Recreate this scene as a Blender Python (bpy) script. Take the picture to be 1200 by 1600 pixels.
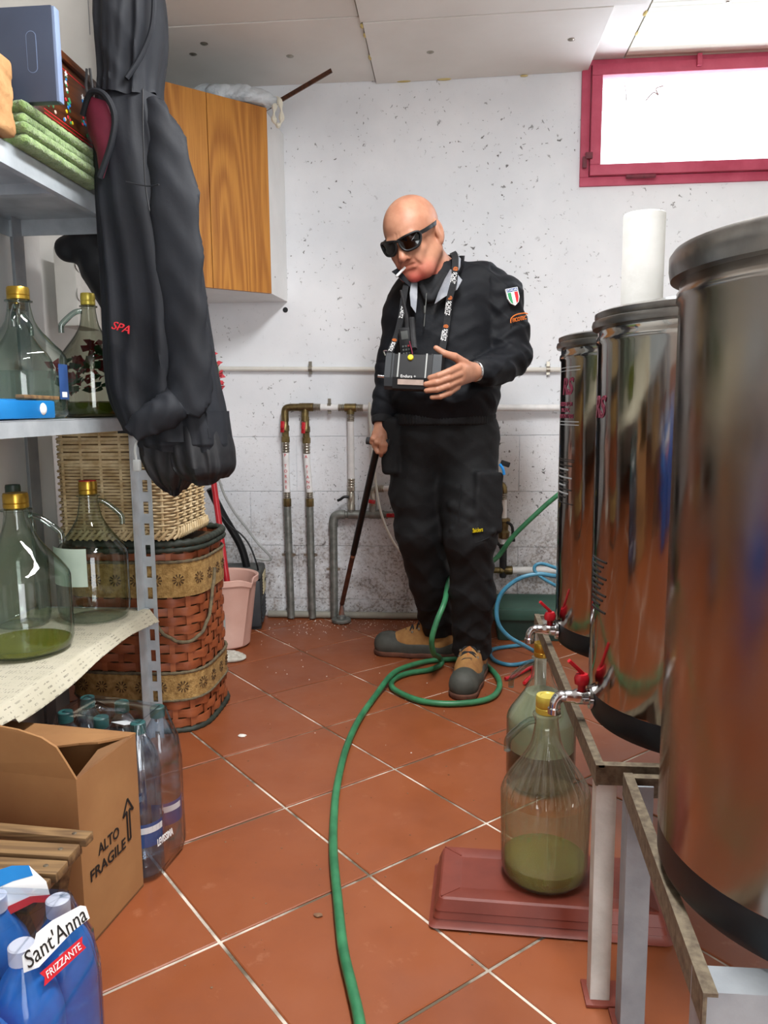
import bpy, bmesh, math, random
import numpy as np
from mathutils import Vector, Matrix, noise
R = math.radians
for o in list(bpy.data.objects): bpy.data.objects.remove(o)
scene = bpy.context.scene
COL = scene.collection

# ------------------------------------------------------------------ camera
cam_d = bpy.data.cameras.new('camera'); cam = bpy.data.objects.new('camera', cam_d); COL.objects.link(cam)
cam_d.sensor_fit = 'VERTICAL'; cam_d.sensor_height = 36.0; cam_d.lens = 1192.0 / 1600.0 * 36.0
cam_d.clip_start = 0.02
cam.matrix_world = Matrix.Translation((0, 0, 0.957)) @ Matrix.Rotation(R(5), 4, 'Z') @ Matrix.Rotation(R(90 - 7.7), 4, 'X') @ Matrix.Rotation(R(-0.5), 4, 'Z')
scene.camera = cam
# ------------------------------------------------------------------ world and lights
w = bpy.data.worlds.new('daylight'); scene.world = w; w.use_nodes = True
w.node_tree.nodes['Background'].inputs[0].default_value = (0.93, 0.97, 1.0, 1)
w.node_tree.nodes['Background'].inputs[1].default_value = 3.2
def area(name, loc, rot, sx, sy, power, col):
    l = bpy.data.lights.new(name, 'AREA'); l.shape = 'RECTANGLE'; l.size = sx; l.size_y = sy; l.energy = power; l.color = col
    o = bpy.data.objects.new(name, l); COL.objects.link(o); o.location = loc; o.rotation_euler = rot
    return o
area('doorway_daylight', (0.95, -1.66, 1.1), (R(90), 0, 0), 1.05, 2.0, 34, (0.95, 0.98, 1.0))
area('window_daylight', (1.25, 3.56, 2.12), (R(-90), 0, 0), 1.3, 0.42, 14, (0.86, 0.93, 1.0))
area('tube_lamp_light', (0.05, 1.32, 2.235), (0, 0, 0), 0.24, 1.3, 45, (0.975, 0.985, 1.0))
scene.view_settings.view_transform = 'Standard'; scene.view_settings.look = 'None'
scene.view_settings.exposure = 0.33; scene.view_settings.gamma = 1.0; scene.view_settings.use_curve_mapping = False
scene.cycles.max_bounces = 10; scene.cycles.transparent_max_bounces = 24; scene.cycles.diffuse_bounces = 4
scene.cycles.caustics_reflective = False; scene.cycles.caustics_refractive = False
scene.cycles.sample_clamp_indirect = 6.0

# ------------------------------------------------------------------ materials
def lin(c):
    if isinstance(c, str): c = tuple(int(c[i:i+2], 16) / 255 for i in (0, 2, 4))
    return tuple(((x / 12.92) if x <= 0.04045 else ((x + 0.055) / 1.055) ** 2.4) for x in c[:3]) + (1.0,)
class N:
    def __init__(s, name):
        s.m = bpy.data.materials.new(name); s.m.use_nodes = True; s.t = s.m.node_tree; s.n = s.t.nodes
        s.b = s.n['Principled BSDF']; s.o = s.n['Material Output']
    def a(s, kind, **kw):
        x = s.n.new(kind)
        for k, v in kw.items(): setattr(x, k, v)
        return x
    def l(s, x, y): s.t.links.new(x, y)
    def co(s, kind='Object', scale=(1, 1, 1)):
        if kind == 'World': src = s.a('ShaderNodeNewGeometry').outputs['Position']
        else: src = s.a('ShaderNodeTexCoord').outputs[kind]
        mp = s.a('ShaderNodeMapping'); mp.inputs['Scale'].default_value = scale
        s.l(src, mp.inputs['Vector']); return mp.outputs[0]
    def noise(s, vec, scale, detail=4, rough=.55, dist=0):
        x = s.a('ShaderNodeTexNoise'); x.inputs['Scale'].default_value = scale; x.inputs['Detail'].default_value = detail
        x.inputs['Roughness'].default_value = rough; x.inputs['Distortion'].default_value = dist
        s.l(vec, x.inputs['Vector']); return x.outputs['Fac']
    def ramp(s, fac, stops, interp='LINEAR'):
        x = s.a('ShaderNodeValToRGB'); e = x.color_ramp; e.interpolation = interp
        while len(e.elements) < len(stops): e.elements.new(0.5)
        for el, (p, c) in zip(e.elements, stops):
            el.position = p; el.color = c if len(c) == 4 else tuple(c) + (1,)
        s.l(fac, x.inputs['Fac']); return x.outputs['Color']
    def mix(s, fac, a, b, mode='MIX'):
        x = s.a('ShaderNodeMix', data_type='RGBA', blend_type=mode)
        for sock, v in ((x.inputs['Factor'], fac), (x.inputs['A'], a), (x.inputs['B'], b)):
            if isinstance(v, (int, float)): sock.default_value = v
            elif isinstance(v, tuple): sock.default_value = v
            else: s.l(v, sock)
        return x.outputs['Result']
    def math(s, op, a, b=0.0, c=0.0):
        x = s.a('ShaderNodeMath', operation=op)
        for sock, v in zip(x.inputs, (a, b, c)):
            if isinstance(v, (int, float)): sock.default_value = v
            else: s.l(v, sock)
        return x.outputs[0]
    def xyz(s, vec):
        x = s.a('ShaderNodeSeparateXYZ'); s.l(vec, x.inputs[0]); return x.outputs
    def bump(s, h, strength=.3, dist=.005):
        x = s.a('ShaderNodeBump'); x.inputs['Strength'].default_value = strength; x.inputs['Distance'].default_value = dist
        s.l(h, x.inputs['Height']); s.l(x.outputs[0], s.b.inputs['Normal']); return x
    def set(s, **kw):
        for k, v in kw.items():
            sock = s.b.inputs[k]
            if isinstance(v, (int, float, tuple)): sock.default_value = v
            else: s.l(v, sock)
        return s.m
BW = ((0, 0, 0, 1), (1, 1, 1, 1))
def mk(name, c1, c2=None, scale=12, rough=.6, metal=0, bump=0, bscale=60, bdist=.003, stretch=(1, 1, 1), coat=0, lo=.35, hi=.65, sheen=0, spec=.5):
    """a plain surface: two colours mixed by noise, with a fine relief"""
    n = N(name); v = n.co('Object', stretch)
    col = lin(c1)
    if c2: col = n.ramp(n.noise(v, scale, 5), [(lo, lin(c1)), (hi, lin(c2))])
    n.set(**{'Base Color': col, 'Roughness': rough, 'Metallic': metal})
    if coat: n.set(**{'Coat Weight': coat})
    if spec != .5: n.set(**{'Specular IOR Level': spec})
    if sheen: n.set(**{'Sheen Weight': sheen, 'Sheen Roughness': .4})
    if bump: n.bump(n.noise(v, bscale, 5), bump, bdist)
    return n.m
def clear(name, tint, rough=.03, gloss=1.0, edge=None, dirt=0, dirtcol='d8d8c8', dscale=14, lo=.45, hi=.75):
    """thin-walled glass or plastic film: tinted see-through, mirror-like by its Fresnel, thicker towards its rim"""
    n = N(name); n.n.remove(n.b)
    lw = n.a('ShaderNodeLayerWeight'); lw.inputs['Blend'].default_value = .5
    tr = n.a('ShaderNodeBsdfTransparent'); gl = n.a('ShaderNodeBsdfGlossy'); gl.inputs['Roughness'].default_value = rough
    c = n.ramp(lw.outputs['Facing'], [(0.45, lin(tint)), (.98, lin(edge or tint))]); n.l(c, tr.inputs['Color'])
    fc = n.a('ShaderNodeLayerWeight'); fc.inputs['Blend'].default_value = .5
    f = n.math('MULTIPLY', n.math('ADD', n.math('MULTIPLY', n.math('POWER', fc.outputs['Facing'], 4.5), .9), .045), gloss)
    m1 = n.a('ShaderNodeMixShader'); n.l(f, m1.inputs[0]); n.l(tr.outputs[0], m1.inputs[1]); n.l(gl.outputs[0], m1.inputs[2])
    out = m1.outputs[0]
    if dirt:
        df = n.a('ShaderNodeBsdfDiffuse'); df.inputs['Color'].default_value = lin(dirtcol)
        k = n.math('MULTIPLY', n.ramp(n.noise(n.co(), dscale, 5), [(lo, BW[0]), (hi, BW[1])]), dirt)
        m2 = n.a('ShaderNodeMixShader'); n.l(k, m2.inputs[0]); n.l(out, m2.inputs[1]); n.l(df.outputs[0], m2.inputs[2]); out = m2.outputs[0]
    n.l(out, n.o.inputs['Surface']); return n.m
def woodmat(name, c1, c2, axis=2, ring=26, rough=.45, stretch=.12, dist=3.0):
    n = N(name); sc = [1.0, 1.0, 1.0]; sc[axis] = stretch
    v = n.co('Object', tuple(sc))
    g = n.noise(v, ring * .35, 2, .5, .3)
    wv = n.math('ADD', n.math('MULTIPLY', n.math('SINE', n.math('MULTIPLY', g, 110.0)), .5), .5)
    fine = n.noise(n.co('Object', tuple(1.0 if i != axis else .03 for i in range(3))), 220, 3)
    f = n.math('ADD', n.math('MULTIPLY', wv, .38), n.math('MULTIPLY', fine, .72))
    col = n.ramp(f, [(.2, lin(c1)), (.85, lin(c2))])
    n.set(**{'Base Color': col, 'Roughness': rough}); n.bump(fine, .15, .001); return n.m
M = {}
# --- walls
def wallmat():
    n = N('painted_plaster'); v = n.co('World'); z = n.xyz(v)[2]
    base = n.ramp(n.noise(v, 2.2, 5), [(.3, lin('dfe3e8')), (.7, lin('f3f5f8'))])
    low = n.ramp(z, [(0.0, BW[1]), (.34, (.85,) * 3), (.55, (.16,) * 3), (.98, BW[0])])
    gn = n.ramp(n.noise(v, 3.1, 7, .7, .6), [(.38, BW[0]), (.54, BW[1])])
    grime = n.mix(n.ramp(n.noise(v, 26, 5), [(.35, BW[0]), (.65, BW[1])]), lin('94867a'), lin('62524a'))
    spk = n.ramp(n.noise(v, 85, 3, .6), [(.46, BW[0]), (.60, BW[1])])
    gk = n.math('MULTIPLY', n.math('MULTIPLY', low, gn), n.math('ADD', n.math('MULTIPLY', spk, .42), .46))
    c = n.mix(gk, base, grime)
    cl = n.ramp(n.noise(v, 2.6, 3), [(.44, BW[0]), (.60, BW[1])])
    pits = n.ramp(n.noise(v, 48, 3, .6, .6), [(.643, BW[0]), (.675, BW[1])])
    lowp = n.ramp(z, [(.2, BW[1]), (1.1, BW[0])])
    pits2 = n.ramp(n.noise(v, 95, 2), [(.63, BW[0]), (.68, BW[1])])
    pk = n.math('MAXIMUM', n.math('MULTIPLY', pits, n.math('ADD', n.math('MULTIPLY', cl, .8), .05)), n.math('MULTIPLY', pits2, n.math('MULTIPLY', lowp, .75)))
    c = n.mix(pk, c, lin('474441'))
    n.set(**{'Base Color': c, 'Roughness': .85})
    h = n.math('SUBTRACT', n.math('ADD', n.math('MULTIPLY', n.noise(v, 9, 6), .5), n.math('MULTIPLY', n.noise(v, 130, 3), n.math('ADD', n.math('MULTIPLY', lowp, .5), .06))), n.math('MULTIPLY', pk, .7))
    n.bump(h, .55, .006); return n.m
M['wall'] = wallmat()
M['plain_wall'] = mk('side_wall_paint', 'd4d3cf', 'e2e1dd', 3, .85, bump=.3, bscale=40)
M['brick_brown'] = mk('rear_wall_brown', '6a3019', '7a3a20', 4, .8, bump=.3)
M['ceil'] = mk('ceiling_board', 'e2ded7', 'ebe8e2', 2.5, .75, bump=.12, bscale=30)
def ribbed():
    n = N('ribbed_board'); v = n.co('World'); y = n.xyz(v)[1]
    wv = n.math('SINE', n.math('MULTIPLY', y, 190.0))
    n.set(**{'Base Color': n.ramp(n.noise(v, 4, 4), [(.3, lin('d3d2bd')), (.7, lin('e0dfcd'))]), 'Roughness': .5}); n.bump(wv, .35, .003); return n.m
M['ribbed'] = ribbed()
M['grout'] = mk('grout', '665a49', 'e2d6c6', 5, .9, bump=.3, lo=.44, hi=.60)
def tilemat():
    n = N('terracotta_tile'); v = n.co('World'); r = n.a('ShaderNodeObjectInfo').outputs['Random']
    c = n.ramp(n.noise(v, 5, 6, .6), [(.28, lin('783f24')), (.5, lin('8a4a29')), (.75, lin('955634'))])
    c = n.mix(.5, c, n.ramp(r, [(0, lin('844526')), (1, lin('94512e'))]))
    sp = n.ramp(n.noise(v, 70, 3), [(.72, BW[0]), (.78, BW[1])])
    c = n.mix(n.math('MULTIPLY', sp, .5), c, lin('4a2618'))
    scuff = n.ramp(n.noise(v, 11, 6, .7), [(.62, BW[0]), (.8, BW[1])])
    c = n.mix(n.math('MULTIPLY', scuff, .35), c, lin('d39a78'))
    n.set(**{'Base Color': c, 'Roughness': n.ramp(n.noise(v, 8, 4), [(.3, (.34,) * 3), (.7, (.52,) * 3)])})
    n.bump(n.noise(v, 18, 4), .08, .004); return n.m
M['tile'] = tilemat()
# --- woods, metals, plastics, cloth
M['oak'] = woodmat('oak_veneer', '93571a', 'c48638', 2, 14, stretch=.09)
M['slat_wood'] = woodmat('weathered_pine', '5a4129', '8f7049', 0, 30, .75)
M['dark_wood'] = woodmat('dark_stained_wood', '2f1a10', '5a3018', 1, 30, .35)
M['white_lam'] = mk('white_laminate', 'e4e5e4', 'ededec', 6, .4)
M['red_paint'] = mk('red_painted_steel', 'b03a55', 'c4506a', 9, .55, bump=.25, bscale=70)
M['red_dark'] = mk('worn_hinge_steel', '5d2430', '84303f', 20, .6)
M['galv'] = mk('galvanised_pipe', '6e716c', '8d908b', 30, .5, .6, bump=.2)
M['fitting'] = mk('nickel_fitting', '8f8a7e', 'b3ada0', 30, .35, .85)
M['brass'] = mk('old_brass', '5f5136', '8b7a50', 26, .42, .85, bump=.15)
M['pipe_white'] = mk('white_multilayer_pipe', 'dcdcdb', 'eeeeed', 14, .4)
M['conduit'] = mk('cream_conduit', 'd5d2c9', 'e3e0d8', 10, .5)
M['conduit_grey'] = mk('grey_floor_conduit', '8c8a80', 'a5a294', 8, .6, bump=.2)
M['handle_red'] = mk('red_lever', 'a01420', 'c8202c', 30, .35)
M['black'] = mk('black_plastic', '0c0d0f', '131416', 20, .45, spec=.35)
M['rubber'] = mk('black_rubber', '1a1a1c', '2b2b2d', 40, .8, bump=.2)
M['chrome'] = mk('chrome', 'c6c8ca', 'd8dadc', 20, .15, 1.0)
M['shelf_grey'] = mk('grey_painted_steel', 'a9b1b6', 'c2c9cd', 14, .42, .25, bump=.1)
M['slot'] = mk('dark_steel_hole_shade', '1a1c1e', '26282a', 14, .7)  # dark steel of the gusset, also painted shade for the drilled holes
M['stand_paint'] = mk('painted_angle_iron', 'b3b2ab', 'd2d1ca', 12, .5, .1, bump=.25)
M['stand_grey'] = mk('grey_angle_iron', '7e8388', '979ca0', 10, .5, .2, bump=.2)
M['rusty'] = mk('rusty_angle_iron', '574b3d', '7a6e5a', 90, .65, .35, bump=.35, lo=.35, hi=.65)
def steel():
    n = N('stainless_steel'); v = n.co('Object', (1, 1, .02)); v2 = n.co('Object', (1, 1, 1))
    vo = n.a('ShaderNodeTexVoronoi', feature='DISTANCE_TO_EDGE'); vo.inputs['Scale'].default_value = 14; n.l(v2, vo.inputs['Vector'])
    ro = n.ramp(n.noise(v, 40, 3), [(.3, (.07,) * 3), (.7, (.15,) * 3)])
    n.set(**{'Base Color': lin('a3a09a'), 'Metallic': 1.0, 'Roughness': ro})
    n.bump(n.math('ADD', n.noise(v2, 6, 3), n.math('MULTIPLY', n.noise(v, 60, 2), .15)), .12, .01); return n.m
M['steel'] = steel()
def marbled():
    n = N('pearled_stainless_steel'); v = n.co('Object')
    vo = n.a('ShaderNodeTexVoronoi'); vo.inputs['Scale'].default_value = 17; n.l(v, vo.inputs['Vector'])
    ro = n.ramp(vo.outputs['Distance'], [(0, (.12,) * 3), (.7, (.26,) * 3)])
    n.set(**{'Base Color': lin('9c958d'), 'Metallic': 1.0, 'Roughness': ro})
    sw = n.math('SINE', n.math('MULTIPLY', vo.outputs['Distance'], 9.0))
    n.bump(n.math('ADD', n.noise(v, 5, 3), n.math('MULTIPLY', sw, .012)), .12, .01); return n.m
M['pearled'] = marbled()
M['lid_steel'] = mk('dull_lid_steel', '6d6a66', '86837e', 20, .32, 1.0, bump=.05)
M['steel_base'] = mk('blackened_tank_base', '1a2023', '283034', 12, .45, .5)
M['cardboard'] = mk('brown_cardboard', '94683f', 'a67a4c', 5, .8, bump=.12, bscale=14, bdist=.006)
M['cardboard_in'] = mk('cardboard_inside', '7d5636', '8d6541', 8, .85)
M['ink'] = mk('black_ink', '16120f', None, rough=.7)
M['ink_grey'] = mk('grey_ink', '8d8f90', None, rough=.7)
M['paper_bag'] = mk('brown_paper', '9c6f42', 'b88c5c', 8, .85, bump=.7, bscale=10, bdist=.02)
M['navy'] = mk('navy_box_board', '333b4d', '3d4659', 5, .5)
M['navy_edge'] = mk('pale_blue_edge', '6b7c9c', '7d8fae', 5, .5)
M['terry'] = mk('green_terry', '6d8a4c', '97b274', 40, .95, bump=1.0, bscale=190, bdist=.006, sheen=.4)
M['carton'] = mk('white_carton', 'c3c1bb', 'd0cec8', 4, .7)
M['newsprint'] = None
M['coat'] = mk('charcoal_nylon', '15171c', '1c1f25', 6, .7, spec=.3, bump=.12, bscale=24, bdist=.01)
M['coat_dark'] = mk('black_nylon', '0d0e12', '13151a', 6, .6, bump=.15, bscale=24, bdist=.01)
M['maroon'] = mk('maroon_lining', '5a1128', '701a35', 12, .8)
M['jacket'] = mk('navy_black_shell', '0a0c11', '0f1218', 7, .7, spec=.25, bump=.25, bscale=30, bdist=.008)
M['jacket_knit'] = mk('black_rib_knit', '0a0b0e', '0f1115', 30, .85, bump=.4, bscale=120)
M['jacket_grey'] = mk('grey_collar_lining', '7d8188', '94979d', 30, .8, bump=.3, bscale=140)
M['trouser'] = mk('black_work_twill', '0f1012', '161719', 6, .75, spec=.3, bump=.25, bscale=26, bdist=.008)
M['boot_tan'] = mk('tan_nubuck', '8a5f33', 'ad8048', 18, .8, bump=.2, bscale=70)
M['boot_grey'] = mk('grey_rubber_rand', '33352f', '4a4b45', 14, .7, bump=.2, bscale=60)
M['boot_tongue'] = mk('orange_boot_tongue', '9c5a2c', 'b8733a', 30, .8, bump=.2)
M['boot_sole'] = mk('brown_boot_sole', '4a2c20', '6e4431', 20, .8)
M['lens'] = clear('dark_lens', '2a161c', .06, 1.1, '140c10')
M['white'] = mk('white_paint', 'efefee', None, rough=.6)
M['white_cap'] = mk('white_cap_plastic', 'c9cbdc', 'dcdeea', 10, .35)
M['yellow'] = mk('yellow_plastic', 'd9c010', 'e6d020', 20, .4)
M['orange'] = mk('orange_thread', 'd9701c', None, rough=.7)
M['red'] = mk('red_print', 'c9202c', None, rough=.6)
M['it_green'] = mk('green_thread', '2f8a58', None, rough=.7)
M['gold'] = mk('gold_lacquered_cap', 'a8862f', 'c9a548', 30, .3, .8)
M['cap_yellow'] = mk('yellow_lacquered_cap', 'c9b545', 'd8c65a', 30, .35, .4)
M['cap_dark'] = mk('dark_green_cap', '24382f', '30473c', 30, .4)
M['glass'] = clear('green_tinted_glass', 'f1f6f2', .02, 1.2, '86a39a')
M['glass_dark'] = clear('smoky_glass', 'd0d2c6', .02, 1.2, '5d655a')
M['glass_clear'] = clear('pale_glass', 'f2f3ec', .03, 1.2, '8b917f', .16, 'cfcab0', 7, .3, .8)
M['glass_handle'] = clear('thick_glass_handle', 'd4e2de', .03, 2.6, '5f7d78')
M['wall_window'] = clear('window_pane', 'fafcff', .01, 1.0)
M['net'] = mk('insect_net', 'c9c9bd', None, rough=.7)
def liquid(name, c, opac, rough=.1):
    n = N(name); n.n.remove(n.b)
    tr = n.a('ShaderNodeBsdfTransparent'); tr.inputs['Color'].default_value = tuple(q * .6 + .4 for q in lin(c))
    pr = n.a('ShaderNodeBsdfPrincipled'); pr.inputs['Base Color'].default_value = n_c = lin(c); pr.inputs['Roughness'].default_value = rough
    k = n.ramp(n.noise(n.co(), 7, 5), [(.3, (opac * .8,) * 3), (.7, (opac,) * 3)])
    m = n.a('ShaderNodeMixShader'); n.l(k, m.inputs[0]); n.l(tr.outputs[0], m.inputs[1]); n.l(pr.outputs[0], m.inputs[2]); n.l(m.outputs[0], n.o.inputs['Surface']); return n.m
M['oil'] = liquid('olive_oil', '8b9030', .55)
M['oil_dark'] = liquid('dark_oil', '5f6a22', .65)
M['haze'] = liquid('condensation', 'd8cfb4', .27, .6)
M['milky'] = liquid('milky_green_liquid', '98a288', .85)
M['sludge'] = liquid('brown_sediment', '3a2c18', .95)
M['silvery'] = liquid('pale_film', 'aebdb4', .12)
M['green_hose'] = mk('green_hose', '2a6a46', '3d865a', 20, .42, bump=.1)
M['blue_hose'] = mk('blue_hose', '2f7390', '4a8eab', 20, .4)
M['clear_tube'] = mk('milky_tube', 'd5d5cc', 'e3e3da', 20, .35)
M['tray'] = mk('terracotta_plastic', '6d2f23', '7d3a2c', 10, .5, bump=.1)
M['greenbox'] = mk('dark_green_crate', '1c342e', '284239', 6, .5)
M['greenlid'] = mk('green_lid', '2a4a3f', '365a4d', 6, .45)
M['pink'] = mk('pink_plastic', 'd3a798', 'dfb8aa', 6, .5, bump=.06)
M['red_pole'] = mk('red_lacquer', 'a81e28', 'c02a34', 10, .3)
M['vac'] = mk('dark_grey_plastic', '22262a', '2e3337', 8, .5)
M['vac_top'] = mk('dusty_plastic', '3c3f3f', '565854', 8, .7)
M['cream'] = mk('cream_plastic', 'cfc39a', 'ddd2ab', 10, .5)
M['rag'] = mk('dirty_white_cloth', 'b9b5a8', 'd6d3c8', 20, .95, bump=.8, bscale=60, bdist=.01)
M['wicker'] = mk('cream_wicker', 'b59a6e', 'dcc8a0', 24, .7, bump=.2)
def bandmat():
    n = N('orange_chip_wood'); v = n.co('Object', (1, 1, 4)); r = n.a('ShaderNodeObjectInfo').outputs['Random']
    c = n.ramp(n.noise(v, 14, 4), [(.3, lin('74381d')), (.7, lin('a85e38'))])
    c = n.mix(.45, c, n.ramp(r, [(0, lin('7f3f22')), (1, lin('ad653e'))]))
    n.set(**{'Base Color': c, 'Roughness': .5}); n.bump(n.noise(n.co('Object', (1, 1, 6)), 60, 3), .2, .002); return n.m
M['band'] = bandmat()
M['burlap'] = mk('burlap', '8a6a3a', 'b5935a', 60, .95, bump=.9, bscale=220, bdist=.004)
M['burlap_dark'] = mk('brown_stitching', '3d2a16', '553c20', 60, .95)
M['rope'] = mk('grey_brown_rope', '544a3a', '75694f', 60, .9, bump=.8, bscale=120)
M['rim_green'] = mk('dark_green_rim', '20261f', '343b32', 20, .6, bump=.4, bscale=40)
M['blue_case'] = mk('bright_blue_plastic', '1670b4', '2282c8', 8, .35)
M['pvc_label'] = mk('faded_paper_label', 'b3c6b8', 'c6d6c9', 8, .8)
M['blue_label'] = mk('blue_label', '27477e', '33558e', 20, .6)
M['bagfilm'] = mk('thin_plastic_bag', 'a5b0b8', 'ccd3d8', 8, .35, bump=.9, bscale=14, bdist=.02)
M['knotfilm'] = mk('cream_plastic_bag', 'd9d6c4', 'e8e5d6', 8, .5, bump=.8, bscale=20, bdist=.01)
M['foam'] = mk('yellow_foam_crumb', 'c9b46a', 'dccb90', 30, .95, bump=.6)
M['water'] = clear('blue_water_bottle', '8fb4dc', .06, 1.3, '4a6f9c')
M['water_plain'] = clear('clear_water_bottle', 'dce7f2', .06, 1.6, '93a8b8', .12, 'b9c8d6', 30, .4, .6)
M['blue_pet'] = clear('deep_blue_water_bottle', '7fbcf6', .06, 1.5, '4a8ce0', .62, '3d92ee', 7, .15, .6)
M['film'] = clear('shrink_film', 'f8fafc', .10, 1.5, 'e0e6ec')
M['petrol_cap'] = mk('petrol_green_cap', '1f4a4a', '2c5d5c', 20, .4)
M['tube_paper'] = mk('white_paper_tube', 'd8d8d3', 'e6e6e2', 10, .8, bump=.5, bscale=26)
M['scrap'] = mk('white_scrap', 'e6e1d8', None, rough=.9)
M['crumb'] = mk('brown_crumb', '6a4a34', '8a6a50', 60, .95)
M['leaf_green'] = mk('green_tinsel', '1f4a2c', '35683f', 30, .8)
M['leaf_red'] = mk('red_cloth_petals', '7d1c24', 'a52c34', 30, .8)
M['grey_plastic'] = mk('grey_plastic', '8f9290', 'a5a8a5', 10, .5)
M['plate'] = mk('pinkish_label_plate', '9c8a80', 'b09c90', 30, .6)
M['lamp'] = None
def emis(name, c, s):
    n = N(name); n.set(**{'Base Color': lin(c), 'Emission Color': lin(c), 'Emission Strength': s}); return n.m
M['lamp'] = emis('lamp_diffuser', 'fff4e4', 3.0)
def newsmat():
    n = N('newsprint'); v = n.co('World'); x = n.xyz(v)
    rows = n.ramp(n.math('SINE', n.math('MULTIPLY', x[0], 900.0)), [(.45, BW[0]), (.55, BW[1])])
    words = n.ramp(n.noise(v, 120, 2), [(.46, BW[0]), (.5, BW[1])])
    blk = n.a('ShaderNodeTexBrick'); blk.inputs['Scale'].default_value = 7; blk.inputs['Mortar Size'].default_value = .05
    blk.inputs['Color1'].default_value = (1, 1, 1, 1); blk.inputs['Color2'].default_value = (.2, .2, .2, 1); blk.inputs['Mortar'].default_value = (0, 0, 0, 1); n.l(v, blk.inputs['Vector'])
    k = n.math('MULTIPLY', n.math('MULTIPLY', rows, words), blk.outputs['Color'])
    c = n.mix(n.math('MULTIPLY', k, .7), n.ramp(n.noise(v, 5, 4), [(.3, lin('bfb9a2')), (.7, lin('d0cab6'))]), lin('57534a'))
    n.set(**{'Base Color': c, 'Roughness': .9}); return n.m
M['newsprint'] = newsmat()
def skinmat():
    n = N('skin_red_chin'); v = n.co('World'); xyz = n.xyz(v)
    c = n.ramp(n.noise(v, 28, 5), [(.3, lin('a26f57')), (.7, lin('b6846a'))])
    k = n.ramp(xyz[2], [(.0, BW[0]), (1, BW[1])])
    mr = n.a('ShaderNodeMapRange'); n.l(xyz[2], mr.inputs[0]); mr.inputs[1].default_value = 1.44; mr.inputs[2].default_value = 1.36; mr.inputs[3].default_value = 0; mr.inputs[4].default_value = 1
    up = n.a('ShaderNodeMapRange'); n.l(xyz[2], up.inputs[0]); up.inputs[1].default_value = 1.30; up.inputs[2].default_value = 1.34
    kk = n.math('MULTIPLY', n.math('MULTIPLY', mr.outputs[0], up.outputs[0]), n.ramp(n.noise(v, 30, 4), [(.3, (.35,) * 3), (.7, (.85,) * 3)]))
    c = n.mix(kk, c, lin('b8383c'))  # redder over chin and lower face by height, patchy from noise
    n.set(**{'Base Color': c, 'Roughness': .5, 'Specular IOR Level': .35, 'Subsurface Weight': .08, 'Subsurface Radius': (.01, .004, .002)})
    n.bump(n.noise(v, 260, 3), .12, .001); return n.m
M['skin'] = skinmat()

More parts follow.
